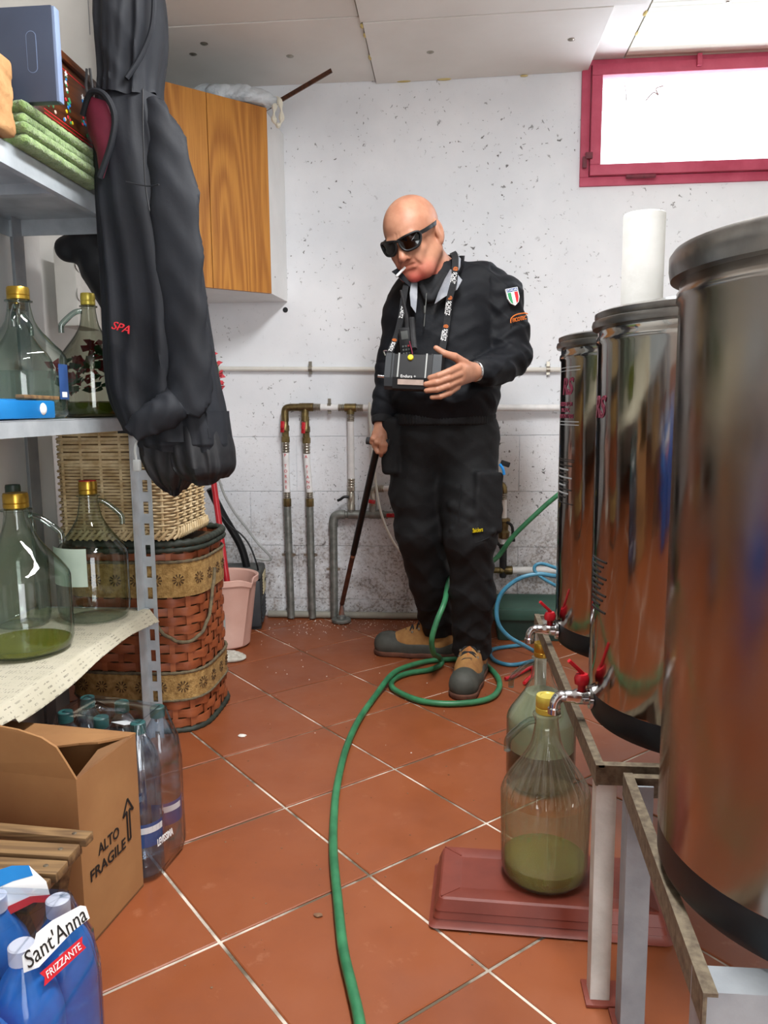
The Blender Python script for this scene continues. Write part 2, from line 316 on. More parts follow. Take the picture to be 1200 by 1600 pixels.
# ------------------------------------------------------------------ mesh helpers
class MB:
    def __init__(s): s.v = []; s.f = []
    def add(s, vs, fs):
        k = len(s.v); s.v += [tuple(map(float, p)) for p in vs]; s.f += [tuple(i + k for i in f) for f in fs]; return s
    def box(s, lo, hi, bev=0.0):
        bm = bmesh.new(); bmesh.ops.create_cube(bm, size=1.0)
        for v in bm.verts: v.co = Vector([(lo[i] + hi[i]) / 2 + v.co[i] * (hi[i] - lo[i]) for i in range(3)])
        if bev: bmesh.ops.bevel(bm, geom=list(bm.edges), offset=bev, segments=2, profile=.6, affect='EDGES')
        return s.frombm(bm)
    def frombm(s, bm, mat=None):
        bm.verts.index_update(); k = len(s.v)
        s.v += [tuple((mat @ v.co) if mat else v.co) for v in bm.verts]; s.f += [tuple(v.index + k for v in f.verts) for f in bm.faces]; bm.free(); return s
    def lathe(s, prof, c=(0, 0, 0), n=32, ax='z'):
        rings = []
        for r, z in prof:
            rings.append([(c[0] + r * math.cos(2 * math.pi * i / n), c[1] + r * math.sin(2 * math.pi * i / n), c[2] + z) if ax == 'z' else
                          ((c[0] + z, c[1] + r * math.cos(2 * math.pi * i / n), c[2] + r * math.sin(2 * math.pi * i / n)) if ax == 'x' else
                           (c[0] + r * math.sin(2 * math.pi * i / n), c[1] + z, c[2] + r * math.cos(2 * math.pi * i / n))) for i in range(n)])
        return s.loft(rings, caps=(prof[0][0] > 1e-6, prof[-1][0] > 1e-6))
    def loft(s, rings, caps=(True, True), closed=True):
        n = len(rings[0]); k = len(s.v)
        for r in rings: s.v += [tuple(map(float, p)) for p in r]
        for a in range(len(rings) - 1):
            for i in range(n if closed else n - 1):
                j = (i + 1) % n; s.f.append((k + a * n + i, k + a * n + j, k + (a + 1) * n + j, k + (a + 1) * n + i))
        if caps[0]: s.f.append(tuple(k + i for i in reversed(range(n))))
        if caps[1]: s.f.append(tuple(k + (len(rings) - 1) * n + i for i in range(n)))
        return s
    def tube(s, pts, r, n=10, caps=True, rr=None):
        P = [Vector(p) for p in pts]; rings = []; up = None
        for i, p in enumerate(P):
            t = (P[min(i + 1, len(P) - 1)] - P[max(i - 1, 0)]).normalized()
            if up is None:
                up = Vector((0, 0, 1)) if abs(t.z) < .9 else Vector((1, 0, 0))
            up = (up - t * up.dot(t)).normalized(); sd = t.cross(up)
            q = rr[i] if rr else r
            rings.append([p + (up * math.cos(2 * math.pi * a / n) + sd * math.sin(2 * math.pi * a / n)) * q for a in range(n)])
        return s.loft(rings, (caps, caps))
    def bar(s, a, b, w, h, up=(0, 0, 1), bev=0):
        a = Vector(a); b = Vector(b); d = (b - a); L = d.length; d.normalize(); u = Vector(up); u = (u - d * u.dot(d)).normalized(); sd = d.cross(u)
        m = Matrix((( d.x, sd.x, u.x, a.x), (d.y, sd.y, u.y, a.y), (d.z, sd.z, u.z, a.z), (0, 0, 0, 1)))
        bm = bmesh.new(); bmesh.ops.create_cube(bm, size=1.0)
        for v in bm.verts: v.co = Vector(((v.co.x + .5) * L, v.co.y * w, v.co.z * h))
        if bev: bmesh.ops.bevel(bm, geom=list(bm.edges), offset=bev, segments=2, profile=.6, affect='EDGES')
        return s.frombm(bm, m)
    def prism(s, poly, z0, z1):
        n = len(poly); k = len(s.v)
        s.v += [(float(x), float(y), z0) for x, y in poly] + [(float(x), float(y), z1) for x, y in poly]
        s.f += [tuple(k + i for i in reversed(range(n))), tuple(k + n + i for i in range(n))] + [(k + i, k + (i + 1) % n, k + n + (i + 1) % n, k + n + i) for i in range(n)]
        return s
    def xform(s, m):
        s.v = [tuple(m @ Vector(p)) for p in s.v]; return s
    def mesh(s, name, mat, smooth=35, off=(0, 0, 0)):
        me = bpy.data.meshes.new(name)
        me.from_pydata([(p[0] - off[0], p[1] - off[1], p[2] - off[2]) for p in s.v], [], s.f); me.update()
        bm = bmesh.new(); bm.from_mesh(me); bmesh.ops.recalc_face_normals(bm, faces=bm.faces); bm.to_mesh(me); bm.free()
        if smooth: me.polygons.foreach_set('use_smooth', [True] * len(me.polygons)); me.set_sharp_from_angle(angle=R(smooth))
        if mat: me.materials.append(mat if not isinstance(mat, str) else M[mat])
        return me
    def build(s, name, mat, parent=None, smooth=35, label=None, stuff=False):
        off = root_of(parent).location if parent else (0, 0, 0)
        me = s.mesh(name, mat, smooth, off); o = bpy.data.objects.new(name, me); COL.objects.link(o)
        if parent: o.parent = parent
        if label: o['label'] = label
        if stuff: o['kind'] = 'stuff'
        return o
def root_of(o):
    while o.parent: o = o.parent
    return o
def thing(name, loc, label, cat, group=None):
    """an Empty at a thing's base; its parts are given in world coordinates"""
    o = bpy.data.objects.new(name, None); COL.objects.link(o); o.location = loc; o.empty_display_size = .05
    o['label'] = label; o['category'] = cat
    if group: o['group'] = group
    return o
def single(o, label, cat, group=None):
    o['label'] = label; o['category'] = cat
    if group: o['group'] = group
    return o
def struct(o): o['kind'] = 'structure'; return o
def place(name, me, parent, m=None):
    """one more object that shares a mesh"""
    o = bpy.data.objects.new(name, me); COL.objects.link(o); o.parent = parent
    if m is not None: o.matrix_local = m
    return o
def spline(pts, k=8):
    P = [Vector(p) for p in pts]; out = []
    for i in range(len(P) - 1):
        p0 = P[max(i - 1, 0)]; p1 = P[i]; p2 = P[i + 1]; p3 = P[min(i + 2, len(P) - 1)]
        for j in range(k):
            t = j / k
            out.append(.5 * ((2 * p1) + (p2 - p0) * t + (2 * p0 - 5 * p1 + 4 * p2 - p3) * t * t + (3 * p1 - p0 - 3 * p2 + p3) * t ** 3))
    return out + [P[-1]]
def frame_m(origin, xdir, ydir):
    x = Vector(xdir).normalized(); y = Vector(ydir); y = (y - x * y.dot(x)).normalized(); z = x.cross(y); o = Vector(origin)
    return Matrix(((x.x, y.x, z.x, o.x), (x.y, y.y, z.y, o.y), (x.z, y.z, z.z, o.z), (0, 0, 0, 1)))
def text(s, size, m, name, mat, parent, thick=.0004, bend=None, width=None, shear=0, align='CENTER', bold=0):
    """raised lettering on the plane m (x along the line, y up, z out); bend(p) may curve it; width squeezes it to fit"""
    c = bpy.data.curves.new(name, 'FONT'); c.body = s; c.size = size; c.align_x = align; c.align_y = 'CENTER'; c.extrude = thick; c.resolution_u = 3; c.shear = shear; c.offset = bold
    o = bpy.data.objects.new(name, c); COL.objects.link(o); dg = bpy.context.evaluated_depsgraph_get(); dg.update()
    me = bpy.data.meshes.new_from_object(o.evaluated_get(dg)); bpy.data.objects.remove(o); bpy.data.curves.remove(c)
    vs = [v.co.copy() for v in me.vertices]; fs = [tuple(p.vertices) for p in me.polygons]; bpy.data.meshes.remove(me)
    if width and vs:
        xs = [v.x for v in vs]; k = width / max(max(xs) - min(xs), 1e-6)
        for v in vs: v.x *= k
    b = MB()
    b.add([(bend(v) if bend else m @ v) for v in vs], fs)
    return b.build(name, mat, parent, smooth=0)

# ------------------------------------------------------------------ rounded bodies from distance fields
class Field:
    def __init__(s, lo, hi, h):
        s.h = h; s.lo = np.array(lo, float); s.n = np.ceil((np.array(hi) - s.lo) / h).astype(int) + 1
        s.F = np.full(s.n, 1.0, np.float32); s.ax = [s.lo[i] + h * np.arange(s.n[i]) for i in range(3)]
    def put(s, fn, lo, hi, k=.01, op='u'):
        m = k + 2.5 * s.h
        a = np.clip(np.floor((np.array(lo) - m - s.lo) / s.h).astype(int), 0, s.n); b = np.clip(np.ceil((np.array(hi) + m - s.lo) / s.h).astype(int) + 1, 0, s.n)
        if np.any(b <= a): return s
        sl = tuple(slice(a[i], b[i]) for i in range(3))
        x = s.ax[0][sl[0]][:, None, None]; y = s.ax[1][sl[1]][None, :, None]; z = s.ax[2][sl[2]][None, None, :]
        d = fn(x, y, z); f = s.F[sl]
        if op == 'u':
            hh = np.clip(.5 + .5 * (f - d) / k, 0, 1); s.F[sl] = f * (1 - hh) + d * hh - k * hh * (1 - hh)
        else:
            hh = np.clip(.5 - .5 * (f + d) / k, 0, 1); s.F[sl] = f * (1 - hh) - d * hh + k * hh * (1 - hh)
        return s
    def cone(s, a, b, ra, rb, k=.01, op='u', squash=None):
        a = np.array(a, float); b = np.array(b, float); ab = b - a; L2 = max(ab @ ab, 1e-9)
        def fn(x, y, z):
            px, py, pz = x - a[0], y - a[1], z - a[2]
            t = np.clip((px * ab[0] + py * ab[1] + pz * ab[2]) / L2, 0, 1)
            dx, dy, dz = px - t * ab[0], py - t * ab[1], pz - t * ab[2]
            if squash is not None:
                q, sc = squash; e = dx * q[0] + dy * q[1] + dz * q[2]; c = (1 / sc - 1)
                dx = dx + e * q[0] * c; dy = dy + e * q[1] * c; dz = dz + e * q[2] * c
            return np.sqrt(dx * dx + dy * dy + dz * dz) - (ra + (rb - ra) * t)
        r = max(ra, rb) * (max(1, squash[1]) if squash else 1); return s.put(fn, np.minimum(a, b) - r, np.maximum(a, b) + r, k, op)
    def ell(s, c, r, k=.01, op='u', rot=None):
        c = np.array(c, float); r = np.array(r, float); Q = np.eye(3) if rot is None else np.array(rot)
        def fn(x, y, z):
            px, py, pz = x - c[0], y - c[1], z - c[2]
            u = [Q[0, i] * px + Q[1, i] * py + Q[2, i] * pz for i in range(3)]
            k0 = np.sqrt(sum((u[i] / r[i]) ** 2 for i in range(3))); k1 = np.sqrt(sum((u[i] / r[i] ** 2) ** 2 for i in range(3))) + 1e-9
            return k0 * (k0 - 1) / k1
        m = max(r); return s.put(fn, c - m, c + m, k, op)
    def rbox(s, c, hs, rad, k=.01, op='u', rot=None):
        c = np.array(c, float); hs = np.array(hs, float); Q = np.eye(3) if rot is None else np.array(rot)
        def fn(x, y, z):
            px, py, pz = x - c[0], y - c[1], z - c[2]
            q = [np.abs(Q[0, i] * px + Q[1, i] * py + Q[2, i] * pz) - (hs[i] - rad) for i in range(3)]
            return np.sqrt(sum(np.maximum(v, 0) ** 2 for v in q)) + np.minimum(np.maximum(q[0], np.maximum(q[1], q[2])), 0) - rad
        m = float(np.linalg.norm(hs)); return s.put(fn, c - m, c + m, k, op)
    def cut(s, fn):
        """keep only where fn(x,y,z) <= 0"""
        x = s.ax[0][:, None, None]; y = s.ax[1][None, :, None]; z = s.ax[2][None, None, :]
        s.F = np.maximum(s.F, fn(x, y, z)).astype(np.float32); return s
    def nets(s):
        F = s.F; S = F < 0; n = np.array(F.shape) - 1
        def C(A, i, j, k): return A[i:i + n[0], j:j + n[1], k:k + n[2]]
        cnt = sum(C(S, i, j, k).astype(np.int8) for i in (0, 1) for j in (0, 1) for k in (0, 1))
        act = np.argwhere((cnt > 0) & (cnt < 8)); idx = np.full(n, -1, np.int64); idx[tuple(act.T)] = np.arange(len(act))
        pos = np.zeros((len(act), 3)); w = np.zeros(len(act))
        cs = [(i, j, k) for i in (0, 1) for j in (0, 1) for k in (0, 1)]
        for a in cs:
            for ax in range(3):
                if a[ax]: continue
                b = list(a); b[ax] = 1
                fa = F[tuple((act + np.array(a)).T)]; fb = F[tuple((act + np.array(b)).T)]; m = (fa < 0) != (fb < 0)
                t = np.where(m, fa / np.where(m, fa - fb, 1), 0); p = np.array(a)[None, :] + t[:, None] * (np.array(b) - np.array(a))[None, :]
                pos += p * m[:, None]; w += m
        V = (pos / w[:, None] + act) * s.h + s.lo
        faces = []
        for ax in range(3):
            u, v = (ax + 1) % 3, (ax + 2) % 3
            A = np.take(S, range(0, F.shape[ax] - 1), ax); B = np.take(S, range(1, F.shape[ax]), ax)
            e = np.argwhere(A != B); ok = np.all([(e[:, u] > 0), (e[:, v] > 0), (e[:, u] < n[u]), (e[:, v] < n[v])], 0); e = e[ok]
            ins = A[tuple(e.T)]; q = []
            for du, dv in ((1, 1), (0, 1), (0, 0), (1, 0)):
                c = e.copy(); c[:, u] -= du; c[:, v] -= dv; q.append(idx[tuple(c.T)])
            q = np.stack(q, 1); q[~ins] = q[~ins][:, ::-1]; faces.append(q)
        return V, np.concatenate(faces)
    def build(s, name, mat, parent=None, disp=None, label=None):
        V, Fc = s.nets(); off = np.array(root_of(parent).location) if parent else np.zeros(3)
        if disp is not None:
            nrm = np.zeros_like(V); fn = np.cross(V[Fc[:, 2]] - V[Fc[:, 0]], V[Fc[:, 3]] - V[Fc[:, 1]])
            for i in range(4): np.add.at(nrm, Fc[:, i], fn)
            nrm /= np.linalg.norm(nrm, axis=1)[:, None] + 1e-9; V = V + nrm * disp(V)[:, None]
        me = bpy.data.meshes.new(name); me.vertices.add(len(V)); me.vertices.foreach_set('co', (V - off).astype(np.float32).ravel())
        me.loops.add(Fc.size); me.loops.foreach_set('vertex_index', Fc.astype(np.int32).ravel())
        me.polygons.add(len(Fc)); me.polygons.foreach_set('loop_start', np.arange(0, Fc.size, 4, dtype=np.int32))
        me.update(calc_edges=True); me.validate(); me.polygons.foreach_set('use_smooth', [True] * len(me.polygons))
        me.materials.append(M[mat]); o = bpy.data.objects.new(name, me); COL.objects.link(o)
        if parent: o.parent = parent
        if label: o['label'] = label
        return o
# ================================================================== THE ROOM
X0, X1, Y0, Y1, ZC = -1.42, 1.95, -1.7, 3.42, 2.33
def clip_poly(poly, x0, x1, y0, y1):
    for ax, lim, sg in ((0, x0, 1), (0, x1, -1), (1, y0, 1), (1, y1, -1)):
        out = []
        for i in range(len(poly)):
            a, b = poly[i - 1], poly[i]; da, db = sg * (a[ax] - lim), sg * (b[ax] - lim)
            if (da >= 0) != (db >= 0):
                t = da / (da - db); out.append((a[0] + (b[0] - a[0]) * t, a[1] + (b[1] - a[1]) * t))
            if db >= 0: out.append(b)
        poly = out
        if not poly: return []
    return poly
floor = struct(MB().box((X0, Y0, -.1), (X1, Y1, -.0035)).build('floor', 'grout'))
d1 = Vector((.2323, -.2540)); d2 = Vector((.2505, .2195)); o0 = Vector((-.629, 1.967))
g = .0034
def tile_poly(i, j):
    c = [o0 + d1 * (i + a) + d2 * (j + b) for a, b in ((0, 0), (1, 0), (1, 1), (0, 1))]
    m = (c[0] + c[2]) / 2
    return [tuple(m + (p - m) * (1 - 2 * g / .34)) for p in c]
rnd = random.Random(4)
for i in range(-14, 16):
    for j in range(-14, 16):
        q = tile_poly(i, j); p = clip_poly(q, X0, X1, Y0, Y1)
        if len(p) < 3: continue
        b = MB(); e = .0022; m = Vector((sum(a[0] for a in p) / len(p), sum(a[1] for a in p) / len(p))); dz = rnd.uniform(-.0006, 0)
        ring0 = [(x, y, -.02) for x, y in p]; ring1 = [(x, y, dz - .0015) for x, y in p]; ring2 = [(x + (m.x - x) * e / .17, y + (m.y - y) * e / .17, dz) for x, y in p]
        b.loft([ring0, ring1, ring2]); b.build('tile', 'tile', floor, smooth=0)

# back wall: painted concrete blocks below, plaster above, with the window opening
WX0, WX1, WZ0, WZ1 = .548, 1.72, 1.885, 2.365
wb = MB()
wb.box((X0 - .2, Y1, .838), (WX0, Y1 + .22, 2.5)).box((WX0, Y1, .838), (WX1, Y1 + .22, WZ0)).box((WX1, Y1, .838), (X1 + .2, Y1 + .22, 2.5)).box((WX0, Y1, WZ1), (WX1, Y1 + .22, 2.5))
wb.box((X0 - .2, Y1 + .005, -.1), (X1 + .2, Y1 + .22, .8381))
wall_back = struct(wb.build('wall_back', 'wall', smooth=0))
zs = [0, .086, .336, .587, .8365]
for k in range(4):
    x = X0 + (.22 if k % 2 else 0) - .5 + .005
    while x < X1:
        a, b = max(x, X0), min(x + .497, X1)
        if b - a > .02: MB().box((a, Y1 - rnd.uniform(0, .0012), zs[k] + .001), (b, Y1 + .03, zs[k + 1] - .0012), .0016).build('block', 'wall', wall_back, smooth=0)
        x += .5
wl = MB().box((X0 - .2, 2.25, 0), (X0, Y1, 2.5)).box((X0 - .2, Y0, 0), (-1.215, 2.25, 2.5))
wall_left = struct(wl.build('wall_left', 'plain_wall', smooth=0))
wall_right = struct(MB().box((X1, Y0, 0), (X1 + .2, Y1, 2.5)).build('wall_right', 'plain_wall', smooth=0))
wr = MB().box((X0 - .2, Y0 - .2, 0), (.40, Y0, 2.5)).box((1.5, Y0 - .2, 0), (X1 + .2, Y0, 2.5)).box((.40, Y0 - .2, 2.12), (1.5, Y0, 2.5))
wall_rear = struct(wr.build('wall_rear', 'brick_brown', smooth=0))
ceiling = struct(MB().box((X0 - .2, Y0 - .2, 2.385), (X1 + .2, Y1 + .2, 2.5)).build('ceiling', 'ceil', smooth=0))
def panel(x0, x1, y0, y1, z, mat='ceil', dz=0):
    b = MB().box((x0 + .0025, y0 + .0025, z), (x1 - .0025, y1 - .0025, 2.388), .0015)
    if dz: b.v = [(x, y, zz + dz * (x - x0) / (x1 - x0) if zz < 2.38 else zz) for x, y, zz in b.v]
    return b.build('ceiling_panel', mat, ceiling, smooth=0)
panel(X0, -.318, 2.885, Y1, 2.328); panel(-.318, .562, 2.905, Y1, 2.316, dz=.012); panel(.562, .702, 2.915, Y1, 2.368); panel(.702, X1, 2.94, Y1, 2.368, 'ribbed')
panel(X0, -.326, 1.6, 2.885, 2.330); panel(-.326, .67, 1.6, 2.905, 2.318, dz=.012); panel(.67, X1, 1.6, 2.94, 2.366, 'ribbed')
panel(X0, -.3, Y0, 1.6, 2.33); panel(-.3, .67, Y0, 1.6, 2.33); panel(.67, X1, Y0, 1.6, 2.366, 'ribbed')
for x, y, z in ((-.63, 3.156, 2.328), (-.082, 3.16, 2.3195), (.449, 3.129, 2.3265), (.968, 3.0, 2.368), (-1.0, 3.1, 2.328), (-.93, 3.02, 2.328)):
    MB().lathe([(0, -.004), (.006, -.004), (.009, -.0015), (.014, -.001), (.015, .0)], (x, y, z), 14).build('ceiling_screw', 'fitting', ceiling)
for x, y, s in ((-.318, 3.0, 1), (-.317, 3.18, 1.3), (-.321, 2.93, 1), (-.2, 3.41, 2.4), (-.03, 3.41, 2.2), (.30, 3.412, 1.2), (.698, 3.05, 1.2), (.703, 3.2, 1)):
    b = MB(); bm = bmesh.new(); bmesh.ops.create_icosphere(bm, subdivisions=2, radius=1)
    for v in bm.verts: v.co = Vector((x + v.co.x * (.006 if y < 3.4 else .014) * s, y + v.co.y * (.018 if y < 3.4 else .004) * s, (2.319 if x < .6 else 2.368) + v.co.z * .004))
    b.frombm(bm).build('foam_bead', 'foam', ceiling)

# window in the back wall
window = struct(bpy.data.objects.new('window_1', None)); COL.objects.link(window); window.location = (WX0, Y1, WZ0)
fy0, fy1 = Y1 - .012, Y1 + .05
def rail(name, lo, hi, mat='red_paint', bev=.003): return MB().box(lo, hi, bev).build(name, mat, window)
fw = .036
rail('frame_rail', (WX0 - .012, fy0, WZ0 - .012), (WX1, fy1, WZ0 + fw - .012)); rail('frame_rail', (WX0 - .012, fy0, WZ1 - .02), (WX1, fy1, WZ1 + .002))
rail('frame_rail', (WX0 - .012, fy0, WZ0 + fw - .012), (WX0 + fw - .012, fy1, WZ1 - .02)); rail('frame_rail', (WX1 - fw, fy0, WZ0 + fw - .012), (WX1, fy1, WZ1 - .02))
sx0, sx1, sz0, sz1 = WX0 + .026, WX1 - .03, WZ0 + .026, WZ1 - .022; sw = .043
sy0, sy1 = Y1 - .03, Y1 + .02
rail('sash_rail', (sx0, sy0, sz0), (sx1, sy1, sz0 + sw)); rail('sash_rail', (sx0, sy0, sz1 - sw), (sx1, sy1, sz1))
rail('sash_rail', (sx0, sy0, sz0 + sw), (sx0 + sw, sy1, sz1 - sw)); rail('sash_rail', (sx1 - sw, sy0, sz0 + sw), (sx1, sy1, sz1 - sw))
MB().box((sx0 + sw - .004, Y1 + .002, sz0 + sw - .004), (sx1 - sw + .004, Y1 + .006, sz1 - sw + .004)).build('pane', 'wall_window', window, smooth=0)
for hx in (.72, 1.30): MB().lathe([(.006, 0), (.008, .003), (.008, .117), (.006, .12)], (hx, sy0 - .004, WZ0 + .014), 12, 'x').build('hinge', 'red_dark', window)
MB().box((WX0 + .006, sy0 - .012, 1.975), (WX0 + .034, sy0 + .004, 2.0), .002).box((WX0 - .004, sy0 - .008, 1.94), (WX0 + .012, sy0 + .006, 1.985), .002).build('catch', 'red_dark', window)
MB().box((.985, sy0 - .014, WZ1 - .05), (1.003, sy0 + .002, WZ1 - .004), .002).build('latch', 'red_paint', window)
nb = MB()
for k in range(64): x = sx0 + sw + .016 * k; nb.box((x, Y1 + .06, 2.19), (x + .0008, Y1 + .061, sz1))
for k in range(9): z = sz1 - sw - .012 * k; nb.box((sx0, Y1 + .06, z), (sx1, Y1 + .061, z + .0008))
nb.build('insect_net', 'net', window, smooth=0, stuff=True)
MB().tube(spline([(.72, Y1 + .055, sz1 - sw), (.73, Y1 + .055, 2.245), (.728, Y1 + .055, 2.22)]), .0016, 6).tube(spline([(.81, Y1 + .055, 2.225), (.84, Y1 + .055, 2.255), (.86, Y1 + .055, 2.245), (.85, Y1 + .055, 2.27), (.88, Y1 + .055, 2.28)]), .0025, 6).build('loose_wire', 'conduit_grey', window)

# ================================================================== PIPES ON THE BACK WALL
def clampb(root, x, z, r, vert=False, y=3.38):
    b = MB().lathe([(r + .0025, -.008), (r + .0025, .008)], (x, y, z), 16, 'z' if vert else 'x')
    if vert: b.box((x - r - .018, y - .002, z - .006), (x + r + .012, y + .002, z + .006))
    else: b.box((x - .007, y - .002, z - r - .012), (x + .007, y + .002, z + r + .022))
    return b.build('pipe_clip', 'fitting', root)
def ribbed_sleeve(root, a, b, r=.0165, mat='fitting'):
    a = Vector(a); b = Vector(b); pts = []; rr = []
    for i in range(13):
        pts.append(a.lerp(b, i / 12)); rr.append(r if i % 3 else r * .86)
    return MB().tube(pts, r, 14, rr=rr).build('press_sleeve', mat, root)
def lever(root, p, d, l=.05, mat='handle_red'):
    p = Vector(p); d = Vector(d).normalized(); b = MB().bar(p - d * l * .5, p + d * l * .5, .017, .005, (0, -1, 0), .002).lathe([(.0, -.011), (.008, -.010), (.008, .006)], p, 10, 'y')
    return b.build('valve_lever', mat, root)
pw = thing('water_pipe_manifold', (-.5, 3.38, 0), 'water pipes with red lever valves on the back wall left of the man', 'pipes')
PY = 3.375
for x0_, x1_, zt in ((-.734, -.729, .535), (-.631, -.630, .535)):
    MB().tube([(x0_, PY, zt), (x0_ * .5 + x1_ * .5, PY, .3), (x1_, PY, .006)], .0165, 16).build('galvanised_pipe', 'galv', pw)
MB().tube([(-.525, PY, .435), (-.526, PY, .25), (-.528, PY, .006)], .0175, 16).build('galvanised_pipe', 'galv', pw)
for x, z in ((-.731, .3), (-.6305, .3), (-.527, .235)): clampb(pw, x, z, .017, True)
for x, z0, zz, xt in ((-.734, .535, .77, -.734), (-.631, .535, .765, -.640)):
    MB().lathe([(.016, -.02), (.0185, -.016), (.0185, .018), (.016, .02)], (x, PY, z0 + .006), 8).build('pipe_union', 'brass', pw)
    ribbed_sleeve(pw, (x, PY, z0 + .02), (x, PY, z0 + .055))
    MB().tube(spline([(x, PY, z0 + .05), ((x * .6 + xt * .4), PY, z0 + .12), (xt, PY, zz - .02), (xt, PY, zz)]), .0148, 14).build('white_pipe', 'pipe_white', pw)
    ribbed_sleeve(pw, (xt, PY, zz - .005), (xt, PY, zz + .045))
    MB().lathe([(.014, 0), (.0185, .004), (.0185, .026), (.015, .03), (.015, .05), (.018, .054), (.018, .075), (.0145, .08), (.0145, .12)], (xt, PY, zz + .04), 10).build('ball_valve', 'brass', pw)
    lever(pw, (xt - .008, PY - .022, zz + .112), (.06, 0, 1))
MB().tube(spline([(-.734, PY, .905), (-.734, PY, .945), (-.728, PY, .962), (-.708, PY, .967)], 6), .0165, 14).tube([(-.71, PY, .967), (-.66, PY, .967)], .0165, 14).build('elbow', 'brass', pw)
MB().tube([(-.645, PY, .905), (-.642, PY, .962)], .0165, 14).tube([(-.668, PY, .967), (-.606, PY, .967)], .0185, 14).build('tee', 'brass', pw)
ribbed_sleeve(pw, (-.606, PY, .967), (-.572, PY, .966)); MB().tube([(-.575, PY, .966), (-.49, PY, .964)], .0148, 14).build('white_pipe', 'pipe_white', pw); clampb(pw, -.534, .966, .0165)
ribbed_sleeve(pw, (-.495, PY, .964), (-.462, PY, .963)); MB().tube([(-.465, PY, .963), (-.415, PY, .963)], .0185, 14).tube([(-.44, PY, .963), (-.44, PY, .935)], .017, 14).build('tee', 'brass', pw)
ribbed_sleeve(pw, (-.415, PY, .963), (-.382, PY, .962)); MB().tube([(-.386, PY, .962), (.95, PY, .950)], .0148, 14).build('white_pipe', 'pipe_white', pw)
ribbed_sleeve(pw, (-.44, PY, .94), (-.44, PY, .902)); MB().tube([(-.44, PY, .905), (-.4405, PY, .64)], .0148, 14).build('white_pipe', 'pipe_white', pw); ribbed_sleeve(pw, (-.4405, PY, .65), (-.441, PY, .605))
MB().lathe([(.013, 0), (.017, .003), (.0175, .03), (.015, .034), (.0165, .06), (.0165, .085), (.014, .09), (.018, .095), (.018, .11), (.013, .114)], (-.442, PY, .5), 10).build('ball_valve', 'fitting', pw)
MB().tube(spline([(-.452, PY - .014, .567), (-.472, PY - .018, .569), (-.488, PY - .02, .558), (-.502, PY - .02, .552)], 5), .006, 8, rr=None).build('valve_lever', 'black', pw)
MB().tube(spline([(-.525, PY, .43), (-.525, PY, .455), (-.517, PY, .478), (-.495, PY, .487), (-.48, PY, .488)], 6), .0205, 16).build('elbow', 'galv', pw)
MB().lathe([(.014, 0), (.021, .003), (.021, .018), (.016, .02), (.016, .03), (.02, .034), (.02, .10), (.016, .105), (.016, .125), (.019, .13), (.019, .19), (.015, .2), (.015, .24), (.02, .245), (.02, .26), (.014, .265)], (-.49, PY, .487), 14, 'x').tube([(-.443, PY, .487), (-.442, PY, .51)], .018, 14).tube([(-.345, PY, .487), (-.345, PY, .53)], .0155, 14).build('tee', 'galv', pw)
MB().lathe([(.015, 0), (.017, .003), (.017, .02), (.013, .024), (.013, .05)], (-.345, PY, .525), 10).build('ball_valve', 'fitting', pw); lever(pw, (-.347, PY - .02, .548), (1, 0, -.15), .03)
lever(pw, (-.262, PY - .02, .487), (1, 0, .02), .042)
MB().tube(spline([(-.345, PY, .565), (-.345, PY, .588), (-.335, PY, .601), (-.32, PY, .603)], 5), .0145, 12).build('elbow', 'fitting', pw)
ribbed_sleeve(pw, (-.325, PY, .603), (-.295, PY, .604)); MB().tube([(-.298, PY, .604), (-.1, PY, .606)], .0135, 14).build('white_pipe', 'pipe_white', pw)
def pipe_word(word, x0, z0, x1, z1):
    for i, ch in enumerate(word):
        t = i / (len(word) - 1); x = x0 + (x1 - x0) * t; z = z0 + (z1 - z0) * t
        if ch != ' ': text(ch, .019, frame_m((x, PY - .0156, z), (1, 0, 0), (0, 0, 1)), 'red_letter', 'red', pw, .0004)
pipe_word("P TORRE", -.735, .755, -.734, .612); pipe_word("A PIANO", -.6405, .748, -.633, .612)

cu = single(MB().tube([(X0, 3.402, 1.148), (-.4, 3.402, 1.131), (.9, 3.402, 1.112), (X1, 3.402, 1.105)], .0105, 12).build('wall_conduit', 'conduit'), 'long thin cream conduit running across the back wall behind the man', 'conduit')
for x in (-.62, .05, .42): clampb(cu, x, 1.1335 - (x + .5) * .0145, .011, y=3.402)
# pipework right of the man
pr = thing('pump_pipework', (.24, 3.37, 0), 'white pipe, elbow and blackened valve on the back wall right of the man', 'pipes')
MB().tube(spline([(.13, PY, .622), (.205, PY, .622), (.228, PY, .616), (.234, PY, .597), (.234, PY, .585)], 5), .0165, 14).build('elbow', 'brass', pr); ribbed_sleeve(pr, (.234, PY, .59), (.234, PY, .555))
MB().tube([(.234, PY, .56), (.235, PY, .35)], .0148, 14).build('white_pipe', 'pipe_white', pr)
MB().lathe([(.016, 0), (.024, .006), (.026, .03), (.018, .04), (.022, .075), (.028, .08), (.028, .09), (.016, .094)], (.238, PY, .38), 10).box((.2, PY - .02, .462), (.262, PY + .0, .47), .002).build('valve_body', 'brass', pr)
for sx in (-1, 1): MB().tube(spline([(.235 + sx * .012, PY - .02, .46), (.235 + sx * .036, PY - .024, .44), (.235 + sx * .038, PY - .024, .39), (.235 + sx * .018, PY - .02, .355)], 6), .0065, 8).build('valve_bracket', 'rubber', pr)
MB().box((.19, PY - .03, .365), (.212, PY - .01, .38), .003).box((.258, PY - .03, .372), (.286, PY - .012, .386), .003).build('valve_bolt', 'rubber', pr)
MB().lathe([(.013, 0), (.016, .01), (.016, .13), (.02, .135), (.02, .15), (.012, .155)], (.236, PY, .205), 12).build('black_riser', 'rubber', pr)
